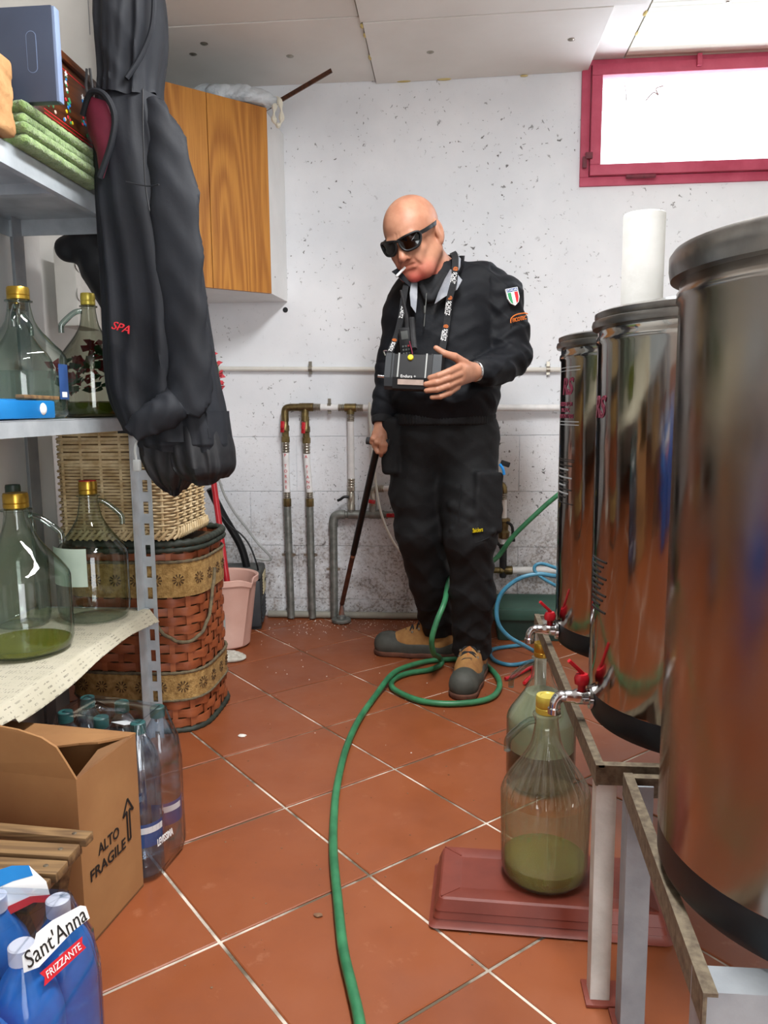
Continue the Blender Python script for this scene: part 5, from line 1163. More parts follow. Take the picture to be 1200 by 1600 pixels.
demijohn('glass_demijohn', .232, 1.875, .001, .087, .372, 'demijohn full of milky green liquid under the far tap', 'glass_clear', 'gold', [('sediment', 'sludge', .02, .27), ('milky_liquid', 'milky', .271, .66)], handle=R(175), neck=.29)

# ================================================================== HOSES AND OTHER THINGS ON THE FLOOR
gh = [(-.06, .70, .011), (-.10, .90, .011), (-.137, 1.058, .011), (-.160, 1.136, .011), (-.187, 1.225, .011), (-.218, 1.367, .011), (-.249, 1.518, .011), (-.271, 1.674, .011), (-.284, 1.813, .011), (-.29, 2.016, .011), (-.278, 2.218, .011), (-.245, 2.42, .013), (-.205, 2.57, .030), (-.16, 2.68, .022), (-.09, 2.775, .012), (-.02, 2.805, .011), (.06, 2.815, .011), (.125, 2.765, .011), (.163, 2.66, .011), (.172, 2.55, .011), (.145, 2.445, .011), (.09, 2.392, .011), (.0, 2.368, .011), (-.085, 2.383, .011), (-.155, 2.44, .011), (-.198, 2.51, .011), (-.195, 2.585, .011), (-.145, 2.65, .011), (-.07, 2.69, .011), (-.03, 2.735, .02), (-.04, 2.72, .05), (-.055, 2.60, .10), (-.062, 2.55, .165), (-.045, 2.555, .23), (-.018, 2.60, .29), (.0, 2.73, .34), (.05, 2.9, .345), (.169, 3.0, .355), (.243, 3.0, .449), (.317, 3.0, .526), (.404, 3.0, .607), (.52, 2.98, .70), (.68, 2.9, .76)]
single(MB().tube(spline(gh, 8), .0098, 12).build('green_hose', 'green_hose'), 'green rubber hose snaking over the tiles and coiling round the man\'s boots', 'hose')
bh = [(.62, 2.7, .33), (.45, 2.62, .37), (.356, 2.6, .385), (.30, 2.6, .391), (.235, 2.6, .373), (.181, 2.6, .326), (.162, 2.6, .269), (.169, 2.6, .212), (.205, 2.61, .165), (.26, 2.64, .125), (.34, 2.72, .06), (.40, 2.80, .012), (.36, 2.86, .008), (.29, 2.80, .008), (.22, 2.77, .008), (.165, 2.83, .008), (.17, 2.95, .008), (.3, 3.02, .008)]
single(MB().tube(spline(bh, 8), .0075, 10).build('blue_hose', 'blue_hose'), 'light blue hose curling in a loop beside the far tank', 'hose')
bh2 = [(.60, 2.66, .34), (.46, 2.61, .385), (.37, 2.6, .41), (.315, 2.6, .427), (.29, 2.6, .418), (.297, 2.6, .393), (.36, 2.6, .352), (.5, 2.62, .29)]
single(MB().tube(spline(bh2, 8), .006, 10).build('blue_hose', 'blue_hose'), 'short bend of thinner blue hose above the large blue loop', 'hose')
gb = thing('green_crate', (.55, 3.22, 0), 'dark green lidded crate on the floor against the back wall behind the man', 'crate')
MB().loft([rr_(.345, .115, .01, .001), rr_(.36, .128, .01, .098)]).xform(Matrix.Translation((.545, 3.215, 0))).build('crate_body', 'greenbox', gb)
MB().loft([rr_(.372, .138, .01, .092), rr_(.374, .140, .01, .096), rr_(.370, .136, .01, .135), rr_(.36, .126, .01, .139), rr_(.33, .10, .01, .136)]).xform(Matrix.Translation((.545, 3.215, 0))).build('lid', 'greenlid', gb)
pl = thing('red_pliers', (.25, 2.66, 0), 'red-handled pliers lying on the tiles beside the green hose', 'pliers')
MB().tube(spline([(.195, 2.615, .010), (.225, 2.64, .010), (.262, 2.69, .010), (.30, 2.745, .009)], 6), .0065, 8).build('grip', 'handle_red', pl); MB().tube(spline([(.258, 2.575, .010), (.272, 2.61, .010), (.295, 2.66, .010), (.305, 2.745, .009)], 6), .0065, 8).build('grip', 'handle_red', pl)
MB().bar((.30, 2.74, .009), (.33, 2.80, .009), .02, .010, bev=.003).build('jaws', 'fitting', pl)
rd = random.Random(12)
def scrap(x, y, s, mat, name, lab, cat):
    bm = bmesh.new(); bmesh.ops.create_icosphere(bm, subdivisions=2, radius=1)
    for v in bm.verts:
        k = 1 + .35 * noise.noise(v.co * 1.7 + Vector((x * 9, y * 9, 0))); v.co = Vector((x + v.co.x * s * k, y + v.co.y * s * .7 * k, max(.0004, .002 + v.co.z * s * .28 * k)))
    single(MB().frombm(bm).build(name, mat), lab, cat)
scrap(-.612, 2.105, .013, 'scrap', 'paper_scrap', 'small white paper scrap on the tiles beside the hamper', 'scrap')
scrap(-.248, 1.322, .009, 'crumb', 'dirt_clod', 'small brown clod of dirt left of the green hose', 'clod')
cr = MB()
for k in range(300):
    x = rd.uniform(-.8, -.05) if rd.random() < .75 else rd.uniform(-.7, .9); y = 3.375 - abs(rd.gauss(0, .11)) if rd.random() < .86 else rd.uniform(2.0, 3.3); s = rd.uniform(.0009, .0028)
    if x > .0 and 2.3 < y < 3.0: continue
    h = rd.uniform(.6, 1.2) * s; cr.add([(x - s, y, .0003), (x, y - s, .0003), (x + s, y, .0003), (x, y + s, .0003), (x, y, h + .0006)], [(0, 1, 4), (1, 2, 4), (2, 3, 4), (3, 0, 4), (3, 2, 1, 0)])
o = cr.build('plaster_crumbs', 'scrap', smooth=0, stuff=True); single(o, 'white plaster crumbs scattered on the tiles along the back wall', 'crumbs')
cr = MB()
for k in range(150):
    x = rd.uniform(-.6, .3); y = rd.uniform(1.1, 2.9); s = rd.uniform(.0010, .0034); h = s * .5
    cr.add([(x - s, y, .0003), (x, y - s, .0003), (x + s, y, .0003), (x, y + s, .0003), (x, y, h + .0004)], [(0, 1, 4), (1, 2, 4), (2, 3, 4), (3, 0, 4), (3, 2, 1, 0)])
o = cr.build('dirt_crumbs', 'crumb', smooth=0, stuff=True); single(o, 'fine brown dirt crumbs scattered over the terracotta tiles', 'crumbs')
lm = thing('tube_lamp', (.05, 1.32, 2.25), 'long white batten lamp on the ceiling above the tiles', 'lamp')
MB().box((-.08, .65, 2.285), (.18, 1.99, 2.316), .004).build('lamp_housing', 'white', lm); MB().box((-.07, .67, 2.262), (.17, 1.97, 2.285), .008).build('diffuser', 'lamp', lm)
# ================================================================== THE MAN
man = thing('person', (0, 2.7, 0), 'bald man in black work clothes and dark sunglasses holding an instrument, cigarette in mouth', 'person')
# ---- head frame: forward = where the face points, then turned, bowed and tilted
hy, hp_, hr = R(-24), R(24), R(-10)
Q = Matrix.Rotation(hy, 3, 'Z') @ Matrix.Rotation(hp_, 3, 'X') @ Matrix.Rotation(hr, 3, 'Y')
# local head axes: x = image right, y = back of the head (face looks to -y), z = up
HC = Vector((-.122, 2.565, 1.512))
def hl(x, y, z): return tuple(HC + Q @ Vector((x, y, z)))
Qn = np.array([[Q[i][j] for j in range(3)] for i in range(3)])
bd = Field((-.30, 2.29, .06), (.30, 2.96, 1.69), .0035)
K = .02
bd.ell(hl(0, .012, .034), (.085, .100, .088), K, rot=Qn)                  # cranium
bd.ell(hl(0, -.018, .02), (.074, .082, .085), K, rot=Qn)
bd.ell(hl(0, -.028, -.045), (.063, .070, .085), .03, rot=Qn)              # face
bd.cone(hl(-.028, -.060, -.100), hl(.028, -.060, -.100), .030, .030, .03)  # jaw and chin
bd.ell(hl(0, -.083, -.112), (.022, .018, .018), .015, rot=Qn)
bd.cone(hl(-.058, .0, -.06), hl(-.035, -.05, -.098), .026, .024, .025); bd.cone(hl(.058, .0, -.06), hl(.035, -.05, -.098), .026, .024, .025)
bd.cone(hl(-.040, -.072, -.038), hl(-.030, -.080, -.062), .020, .018, .015); bd.cone(hl(.040, -.072, -.038), hl(.030, -.080, -.062), .020, .018, .015)  # cheeks
bd.cone(hl(-.042, -.088, .008), hl(.042, -.088, .008), .012, .012, .014)    # brow
bd.cone(hl(0, -.096, -.002), hl(0, -.116, -.043), .0090, .0135, .008)       # nose
bd.ell(hl(-.014, -.104, -.046), (.010, .011, .009), .005, rot=Qn); bd.ell(hl(.014, -.104, -.046), (.010, .011, .009), .005, rot=Qn)
bd.ell(hl(-.008, -.110, -.0545), (.004, .005, .004), .003, 's', rot=Qn); bd.ell(hl(.008, -.110, -.0545), (.004, .005, .004), .003, 's', rot=Qn)
bd.cone(hl(-.020, -.094, -.067), hl(.022, -.093, -.067), .0075, .0075, .006); bd.cone(hl(-.018, -.093, -.079), hl(.018, -.093, -.079), .0085, .0085, .005)  # lips
bd.cone(hl(-.026, -.102, -.0728), hl(.028, -.100, -.0715), .0034, .0034, .003, 's'); bd.cone(hl(-.016, -.104, -.0915), hl(.016, -.104, -.0915), .004, .004, .006, 's')
bd.cone(hl(.022, -.107, -.044), hl(.040, -.094, -.082), .0042, .0042, .006, 's'); bd.cone(hl(-.022, -.107, -.044), hl(-.040, -.094, -.082), .0042, .0042, .006, 's')
bd.cone(hl(-.006, -.104, .018), hl(-.005, -.100, .030), .002, .001, .005, 's'); bd.cone(hl(.006, -.104, .018), hl(.007, -.100, .030), .002, .001, .005, 's')
for s in (-1, 1):                                                          # ears
    bd.ell(hl(s * .087, .012, -.012), (.012, .022, .036), .006, rot=Qn); bd.ell(hl(s * .099, .004, -.008), (.006, .011, .021), .005, 's', rot=Qn)
    bd.ell(hl(s * .084, .004, -.042), (.010, .011, .013), .006, rot=Qn)
bd.cone(hl(0, .03, -.06), (-.045, 2.665, 1.37), .062, .068, .03)             # neck
bd.cone((-.04, 2.68, 1.36), (-.02, 2.70, 1.05), .10, .12, .04); bd.cone((-.02, 2.70, 1.05), (-.02, 2.70, .92), .12, .115, .04)
# his left arm (image right) down to the hand at the instrument
bd.cone((.05, 2.69, 1.36), (.16, 2.69, 1.32), .05, .05, .04); bd.cone((.16, 2.69, 1.32), (.215, 2.655, 1.115), .045, .038, .02); bd.cone((.215, 2.655, 1.115), (.072, 2.45, 1.070), .036, .026, .02)
LW = (.066, 2.44, 1.068)
bd.cone(LW, (.028, 2.385, 1.062), .026, .026, .02, squash=((0, 1, 0), .8)); bd.cone((.052, 2.42, 1.082), (.030, 2.378, 1.072), .020, .020, .015); bd.cone((.05, 2.42, 1.055), (.022, 2.375, 1.040), .020, .019, .015)
def finger(pts, rad, k=.003):
    for (a, b), (ra, rb) in zip(zip(pts, pts[1:]), zip(rad, rad[1:])): bd.cone(a, b, ra, rb, k)
finger([(.045, 2.40, 1.092), (.012, 2.372, 1.112), (-.018, 2.362, 1.121), (-.044, 2.362, 1.138)], [.015, .0125, .0105, .0085])                  # thumb over the top edge
finger([(.026, 2.365, 1.080), (-.004, 2.332, 1.066), (-.036, 2.320, 1.054), (-.062, 2.326, 1.048)], [.0125, .0108, .0098, .0084])
finger([(.026, 2.362, 1.060), (-.006, 2.330, 1.046), (-.042, 2.318, 1.033), (-.074, 2.325, 1.029)], [.0125, .0108, .0098, .0084])
finger([(.024, 2.364, 1.040), (-.006, 2.333, 1.024), (-.040, 2.321, 1.013), (-.072, 2.327, 1.010)], [.0120, .0104, .0094, .0082])
finger([(.020, 2.370, 1.022), (-.004, 2.342, 1.003), (-.030, 2.330, .992), (-.056, 2.332, .990)], [.0112, .0094, .0084, .0074])
# his right arm (image left), hanging, hand round the grip of the stick
bd.cone((-.10, 2.69, 1.36), (-.175, 2.69, 1.30), .05, .045, .04); bd.cone((-.175, 2.69, 1.30), (-.218, 2.70, 1.10), .042, .036, .02); bd.cone((-.218, 2.70, 1.10), (-.236, 2.63, .90), .034, .024, .02)
bd.cone((-.236, 2.63, .90), (-.243, 2.605, .862), .023, .026, .012, squash=((0, 1, 0), .75)); bd.cone((-.240, 2.61, .868), (-.236, 2.602, .838), .024, .020, .012)
finger([(-.226, 2.592, .862), (-.230, 2.572, .838), (-.233, 2.582, .812), (-.236, 2.600, .800)], [.011, .0100, .0090, .008])
finger([(-.240, 2.592, .858), (-.248, 2.573, .846), (-.254, 2.585, .832), (-.252, 2.604, .826)], [.011, .0098, .0088, .008])
finger([(-.222, 2.600, .850), (-.220, 2.576, .836), (-.222, 2.582, .820), (-.226, 2.602, .812)], [.011, .0096, .0086, .0078])
finger([(-.250, 2.600, .868), (-.262, 2.584, .858), (-.268, 2.592, .846), (-.266, 2.606, .840)], [.010, .0090, .0080, .0072])
finger([(-.252, 2.612, .874), (-.262, 2.602, .852), (-.256, 2.590, .832), (-.246, 2.580, .812)], [.011, .0104, .0094, .008])
# hips and legs under the trousers
bd.cone((-.10, 2.70, .88), (.06, 2.70, .88), .09, .09, .05)
bd.cone((-.10, 2.70, .86), (-.115, 2.69, .52), .065, .05, .03); bd.cone((-.115, 2.69, .52), (-.045, 2.885, .10), .048, .036, .02); bd.cone((.06, 2.69, .86), (.052, 2.60, .52), .065, .05, .03); bd.cone((.052, 2.60, .52), (.078, 2.665, .10), .048, .036, .02)
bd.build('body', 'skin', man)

# ---- jacket
def wr(V, s=1.0, seed=0.0):
    x, y, z = V[:, 0], V[:, 1], V[:, 2]
    r_ = lambda a: 1 - 2 * np.abs(np.sin(a * .5)) ** .8
    return s * (r_(z * 62 + 16 * x + 2.2 * np.sin(x * 19 + y * 23 + seed)) * .5 + r_(z * 37 - 45 * x + 25 * y + 1.7 * np.sin(z * 21 + seed)) * .35 + .3 * np.sin(z * 118 + 60 * y + 2 * np.sin(x * 50)))
jk = Field((-.36, 2.36, .86), (.36, 2.92, 1.56), .005)
jk.cone((-.115, 2.695, 1.335), (.10, 2.695, 1.362), .085, .085, .05, squash=((0, 1, 0), 1.15))
jk.cone((-.025, 2.685, 1.30), (-.020, 2.675, 1.06), .150, .165, .05, squash=((0, 1, 0), .82))
jk.cone((-.06, 2.68, 1.22), (-.075, 2.665, 1.02), .115, .125, .05, squash=((0, 1, 0), .95)); jk.cone((.04, 2.68, 1.22), (.045, 2.675, 1.0), .115, .12, .05)
jk.ell((-.025, 2.672, 1.00), (.190, .155, .075), .04)
jk.cone((-.06, 2.685, .955), (.02, 2.69, .955), .125, .125, .03)
jk.cone((.10, 2.69, 1.352), (.163, 2.685, 1.325), .078, .078, .04); jk.cone((.163, 2.685, 1.325), (.192, 2.665, 1.20), .076, .072, .03); jk.cone((.192, 2.665, 1.20), (.205, 2.64, 1.125), .070, .064, .03)
jk.cone((.205, 2.64, 1.125), (.150, 2.555, 1.085), .064, .054, .02); jk.cone((.150, 2.555, 1.085), (.095, 2.475, 1.075), .054, .043, .02); jk.ell((.118, 2.51, 1.075), (.05, .055, .05), .02)
jk.cone((-.12, 2.69, 1.33), (-.165, 2.69, 1.28), .072, .066, .04); jk.cone((-.165, 2.69, 1.28), (-.208, 2.70, 1.10), .062, .052, .03); jk.cone((-.208, 2.70, 1.10), (-.232, 2.645, .95), .052, .044, .02)
jk.cone((-.05, 2.66, 1.40), (-.03, 2.69, 1.36), .088, .10, .03)
jk.cone((-.055, 2.64, 1.46), (-.045, 2.655, 1.37), .060, .066, .012, 's'); jk.cone((-.075, 2.55, 1.37), (-.060, 2.62, 1.30), .030, .018, .02, 's')
def cutj(x, y, z): return np.maximum(.918 - z, 0) * 1.0 + np.where(z < .918, .01, -1.0) + 0 * x + 0 * y
jk.cut(lambda x, y, z: (.915 - z) + 0 * x + 0 * y)
jk.build('jacket', 'jacket', man, disp=lambda V: .0062 * wr(V) * np.clip((V[:, 2] - .93) * 20, .15, 1) * np.where((V[:, 0] > .13) | (V[:, 2] < 1.12), 1.1, .45))
hb = Field((-.30, 2.45, .88), (.26, 2.92, .98), .005)
hb.cone((-.075, 2.69, .928), (.025, 2.692, .928), .132, .132, .01); hb.cut(lambda x, y, z: np.maximum(.902 - z, z - .94) + 0 * x + 0 * y)
hb.build('hem_band', 'jacket_knit', man, disp=lambda V: .0016 * np.sin(np.arctan2(V[:, 1] - 2.69, V[:, 0] + .02) * 90))
def ringtube(a, b, ra, rb, nm, mt, n=40, rib=.0014, parent=man):
    a, b = Vector(a), Vector(b); pts = [a.lerp(b, i / 6) for i in range(7)]; bld = MB().tube(pts, ra, n, rr=[ra + (rb - ra) * i / 6 + (.002 if i in (0, 6) else .0) * -1 for i in range(7)])
    return bld.build(nm, mt, parent, smooth=70)
ringtube((.112, 2.50, 1.074), (.078, 2.452, 1.072), .041, .035, 'cuff', 'jacket_knit'); ringtube((-.230, 2.65, .955), (-.237, 2.628, .905), .042, .034, 'cuff', 'jacket_knit')
ringtube((.079, 2.455, 1.071), (.074, 2.449, 1.071), .0335, .033, 'wristwatch_band', 'chrome')
# collar, standing open, grey inside; dark zip-neck shirt
def collar(sidepts, nm, mt, t=.006):
    A = spline([p[0] for p in sidepts], 5); B = spline([p[1] for p in sidepts], 5); rings = []
    for a, b in zip(A, B):
        m = (a + b) / 2; nrm = (m - Vector((-.05, 2.66, m.z))).normalized() * t
        rings.append([a, m + nrm * .2, b, b + nrm, m + nrm * 1.3, a + nrm])
    return MB().loft(rings).build(nm, mt, man, smooth=60)
collar([((-.118, 2.555, 1.345), (-.150, 2.545, 1.395)), ((-.128, 2.60, 1.375), (-.158, 2.60, 1.425)), ((-.118, 2.67, 1.40), (-.135, 2.68, 1.452)), ((-.055, 2.735, 1.415), (-.06, 2.755, 1.475)), ((.02, 2.70, 1.41), (.030, 2.705, 1.472)), ((.028, 2.625, 1.39), (.038, 2.61, 1.447)), ((-.0, 2.565, 1.352), (.026, 2.535, 1.392))], 'collar', 'jacket')
flp = lambda pts, nm, mt: flap(pts, (0, .010, 0), nm, mt, man)
flp([(-.002, 2.556, 1.402), (.012, 2.530, 1.392), (.036, 2.520, 1.362), (.020, 2.516, 1.332), (-.022, 2.512, 1.308), (-.052, 2.512, 1.288), (-.040, 2.528, 1.325), (-.020, 2.545, 1.37)], 'collar_lapel', 'jacket_grey')
flp([(-.118, 2.556, 1.385), (-.128, 2.54, 1.36), (-.132, 2.53, 1.325), (-.128, 2.52, 1.285), (-.112, 2.518, 1.262), (-.108, 2.53, 1.31), (-.108, 2.55, 1.36)], 'collar_lapel', 'jacket_grey')
flp([(.022, 2.60, 1.455), (.032, 2.585, 1.44), (.030, 2.565, 1.405), (.016, 2.57, 1.39), (.014, 2.59, 1.42)], 'collar_lapel', 'jacket_grey')
flp([(-.190, 2.53, 1.395), (-.155, 2.535, 1.415), (-.125, 2.535, 1.388), (-.130, 2.53, 1.345), (-.160, 2.528, 1.370)], 'collar_point', 'jacket')
shf = Field((-.17, 2.50, 1.22), (.06, 2.76, 1.43), .004)
shf.cone((-.058, 2.628, 1.36), (-.05, 2.64, 1.24), .074, .082, .02); shf.cone((-.105, 2.56, 1.375), (-.075, 2.545, 1.31), .010, .012, .012); shf.cone((-.015, 2.57, 1.385), (-.062, 2.542, 1.31), .011, .012, .012)
shf.cut(lambda x, y, z: (z - 1.385 - .35 * (x + .06)) + 0 * y); shf.build('shirt', 'jacket_knit', man)
MB().tube([(-.078, 2.536, 1.325), (-.082, 2.530, 1.27), (-.086, 2.525, 1.22)], .0016, 6).box((-.0855, 2.524, 1.262), (-.0805, 2.531, 1.285), .001).build('zip', 'vac_top', man)
# badge and lettering on the sleeve
def sleeve_frame(p, nrm, up=(0, 0, 1)):
    nrm = Vector(nrm).normalized(); up = Vector(up); x = up.cross(nrm).normalized(); y = nrm.cross(x); o_ = Vector(p)
    return Matrix(((x.x, y.x, nrm.x, o_.x), (x.y, y.y, nrm.y, o_.y), (x.z, y.z, nrm.z, o_.z), (0, 0, 0, 1)))
SF = sleeve_frame((.204, 2.598, 1.318), (.32, -1, .12), (-.22, 0, 1))
def poly_on(m, pts, nm, mt, z0, z1): return MB().prism(pts, z0, z1).xform(m).build(nm, mt, man, smooth=0)
poly_on(SF, [(-.021, .028), (.021, .028), (.021, -.004), (.014, -.020), (0, -.030), (-.014, -.020), (-.021, -.004)], 'shield_badge', 'white', -.006, .001)
poly_on(SF, [(-.018, .014), (-.006, .014), (-.006, -.024), (-.013, -.018), (-.018, -.004)], 'shield_green', 'it_green', .0, .0018); poly_on(SF, [(.018, .014), (.006, .014), (.006, -.024), (.013, -.018), (.018, -.004)], 'shield_red', 'red', .0, .0018)
poly_on(SF, [(-.019, .016), (.019, .016), (.019, .0265), (-.019, .0265)], 'shield_top', 'blue_label', .0, .0018); text('ITALIA', .010, SF @ Matrix.Translation((0, .021, .002)), 'shield_lettering', 'white', man, .0003, width=.034)
PF = sleeve_frame((.222, 2.590, 1.246), (.42, -1, .05), (-.25, 0, 1))
text('FICOTEC', .018, PF @ Matrix.Translation((.0, -.002, .003)), 'sleeve_lettering', 'orange', man, .0015, width=.052, shear=.2)
MB().tube(spline([tuple(PF @ Vector(p)) for p in ((-.033, -.008, .003), (-.028, .006, .003), (-.008, .014, .003), (.022, .013, .003), (.034, .008, .003))], 5), .0018, 5).build('sleeve_arc', 'orange', man)

# ---- trousers
tf = Field((-.30, 2.42, .06), (.28, 3.02, .97), .005)
tf.cone((-.085, 2.70, .93), (.035, 2.70, .93), .112, .112, .03); tf.cone((-.085, 2.70, .85), (.045, 2.70, .85), .118, .115, .05)
tf.cone((-.105, 2.695, .85), (-.122, 2.688, .66), .100, .092, .04); tf.cone((-.112, 2.70, .66), (-.105, 2.70, .52), .098, .090, .03); tf.cone((-.105, 2.70, .52), (-.070, 2.79, .31), .088, .076, .03); tf.cone((-.070, 2.79, .31), (-.045, 2.885, .10), .076, .064, .03)
tf.cone((.06, 2.69, .85), (.070, 2.645, .66), .105, .098, .04); tf.cone((.066, 2.645, .66), (.068, 2.605, .52), .102, .090, .03); tf.cone((.068, 2.605, .52), (.078, 2.64, .31), .084, .076, .03); tf.cone((.078, 2.64, .31), (.078, 2.668, .095), .076, .070, .03)
tf.rbox((.122, 2.572, .64), (.056, .026, .105), .014, .012, rot=np.array(Matrix.Rotation(R(32), 3, 'Z') @ Matrix.Rotation(R(5), 3, 'Y') @ Matrix.Rotation(R(-6), 3, 'X')))
tf.rbox((-.205, 2.655, .83), (.032, .055, .10), .018, .012); tf.cone((.005, 2.56, .63), (.075, 2.535, .60), .012, .012, .02); tf.cone((.145, 2.545, .545), (.005, 2.545, .555), .010, .010, .012)
tf.cut(lambda x, y, z: np.maximum(.085 - z - .25 * np.maximum(0, 2.67 - y) - .0 * x, z - .955))
tf.build('trousers', 'trouser', man, disp=lambda V: .0068 * wr(V * np.array([1, 1, .9]), 1, 3.0) * np.clip(1.15 - V[:, 2] * 1.1, .35, 1.3))
text('Snickers', .020, sleeve_frame((.090, 2.5135, .556), (.30, -1, .06), (-.1, 0, 1)), 'pocket_logo', 'yellow', man, .004, width=.036, shear=.3)
MB().tube(spline([(.036, 2.545, .705), (.030, 2.535, .62), (.040, 2.525, .535), (.085, 2.515, .515), (.13, 2.525, .53)], 6), .0022, 6).build('pocket_seam', 'trouser', man)
MB().bar((.17, 2.60, .775), (.20, 2.60, .765), .012, .018, bev=.003).build('tool_loop', 'jacket_knit', man); MB().tube(spline([(.165, 2.575, .77), (.175, 2.57, .755), (.18, 2.57, .735)]), .005, 6).build('blue_tag', 'blue_case', man)

# ---- boots
def boot(heel, toe, nm):
    heel = Vector(heel); toe = Vector(toe); d = (toe - heel); L = d.length; d.normalize(); s = Vector((-d.y, d.x, 0))
    def P(u, v, z): return tuple(heel + d * (u * L) + s * v + Vector((0, 0, z)))
    lo = np.minimum(np.array(heel), np.array(toe)) - .09; hi = np.maximum(np.array(heel), np.array(toe)) + .09; lo[2] = -.01; hi[2] = .19
    b0 = bpy.data.objects.new(nm, None)
    up = Field(lo, hi, .0045)
    up.cone(P(.14, 0, .055), P(.55, 0, .050), .046, .043, .02).cone(P(.55, 0, .050), P(.86, .0, .042), .044, .040, .02).cone(P(.20, 0, .06), P(.26, 0, .15), .046, .050, .02).cone(P(.30, 0, .11), P(.62, 0, .068), .040, .030, .03)
    up.cut(lambda x, y, z: .022 - z + 0 * x + 0 * y); o = up.build(nm, 'boot_tan', man)
    rn = Field(lo, hi, .0045)
    rn.cone(P(.13, 0, .034), P(.55, 0, .034), .051, .049, .02).cone(P(.55, 0, .034), P(.87, 0, .036), .050, .048, .02).cone(P(.84, 0, .046), P(.89, 0, .044), .043, .041, .02)
    ax = np.array(d); hp0 = np.array(heel)
    def lim(x, y, z):
        u = ((x - hp0[0]) * ax[0] + (y - hp0[1]) * ax[1]) / L
        top = np.interp(np.clip(u, -.1, 1.2).ravel(), [-.1, .15, .35, .6, .72, .80, 1.2], [.075, .07, .056, .056, .066, .12, .12]).reshape(u.shape)
        return np.maximum(z - top, .016 - z)
    rn.cut(lim); rn.build('rubber_rand', 'boot_grey', o)
    so = Field(lo, hi, .004); so.cone(P(.13, 0, .012), P(.55, 0, .012), .053, .049, .02).cone(P(.55, 0, .012), P(.88, 0, .014), .051, .050, .02); so.cut(lambda x, y, z: np.maximum(z - .021, .001 - z) + 0 * x + 0 * y); so.build('sole', 'boot_sole', o)
    for k in range(4):
        u = .36 + .085 * k; z = (.143, .130, .1165, .102)[k]; w_ = .030 - .001 * k
        MB().tube(spline([P(u - .02, -w_, z - .016), P(u, -w_ * .5, z - .001), P(u + .02, w_ * .5, z - .003), P(u + .035, w_, z - .020)], 4).__add__(spline([P(u + .035, -w_, z - .020), P(u + .02, -w_ * .5, z - .002), P(u, w_ * .5, z), P(u - .02, w_, z - .016)], 4)), .0036, 6).build('lace', 'rubber', o)
        for sv in (-1, 1): MB().lathe([(.0, .006), (.004, .005), (.0055, 0), (.004, -.004)], P(u + .005, sv * (w_ + .003), z - .018), 10).build('lace_hook', 'fitting', o)
    MB().tube(spline([P(.31, 0, .150), P(.45, 0, .120), P(.64, 0, .088)], 4), .013, 10).build('tongue', 'boot_tongue', o)
    return o
boot((.094, 2.745, 0), (.040, 2.43, 0), 'boot'); boot((.020, 2.885, 0), (-.285, 2.903, 0), 'boot')

# ---- sunglasses
sg = bpy.data.objects.new('sunglasses', None); COL.objects.link(sg); sg.parent = man
def hpts(pts): return [hl(*p) for p in pts]
def lensring(s):
    o_ = [(s * .005, -.117, .012), (s * .034, -.114, .017), (s * .066, -.094, .017), (s * .072, -.089, .002), (s * .064, -.096, -.018), (s * .050, -.104, -.026), (s * .024, -.115, -.026), (s * .010, -.118, -.012)]
    return o_
for s in (-1, 1):
    ring = spline(hpts(lensring(s) + [lensring(s)[0]]), 5)
    MB().tube(ring, .0038, 8, caps=False).build('rim', 'black', sg, smooth=60)
    P_ = [Vector(p) for p in spline(hpts(lensring(s) + [lensring(s)[0]]), 3)][:-1]; c_ = sum(P_, Vector()) / len(P_); f_ = Q @ Vector((0, -1, 0)); c_ = c_ + f_ * .004
    nn_ = len(P_); MB().add([c_] + P_ + [c_ - f_ * .002] + [p - f_ * .002 for p in P_], [(0, 1 + i, 1 + (i + 1) % nn_) for i in range(nn_)] + [(nn_ + 1, nn_ + 2 + (i + 1) % nn_, nn_ + 2 + i) for i in range(nn_)] + [(1 + i, nn_ + 2 + i, nn_ + 2 + (i + 1) % nn_, 1 + (i + 1) % nn_) for i in range(nn_)]).build('lens', 'lens', sg, smooth=60)
    tm_ = [Vector(hl(s * .069, -.092, .009)), Vector(hl(s * .081, -.066, .010)), Vector(hl(s * .088, -.03, .012)), Vector(hl(s * .090, .0, .014)), Vector(hl(s * .089, .014, .016))]
    bb = MB()
    for a, b in zip(tm_, tm_[1:]): bb.bar(a, b + (b - a) * .05, .0045, .012, Q @ Vector((0, 0, 1)), .0012)
    bb.build('temple', 'black', sg)
MB().tube(spline(hpts([(-.010, -.116, .008), (0, -.119, .010), (.010, -.116, .008)]), 4), .0048, 8).build('bridge', 'black', sg)
cg = thing('cigarette', hl(-.030, -.12, -.085), 'white cigarette hanging from the corner of the man\'s mouth', 'cigarette')
MB().tube([hl(-.012, -.098, -.074), hl(-.036, -.124, -.088)], .0041, 12).build('paper', 'white', cg); MB().tube([hl(-.036, -.124, -.088), hl(-.0385, -.1267, -.0895)], .004, 12).build('ash_tip', 'grey_plastic', cg)

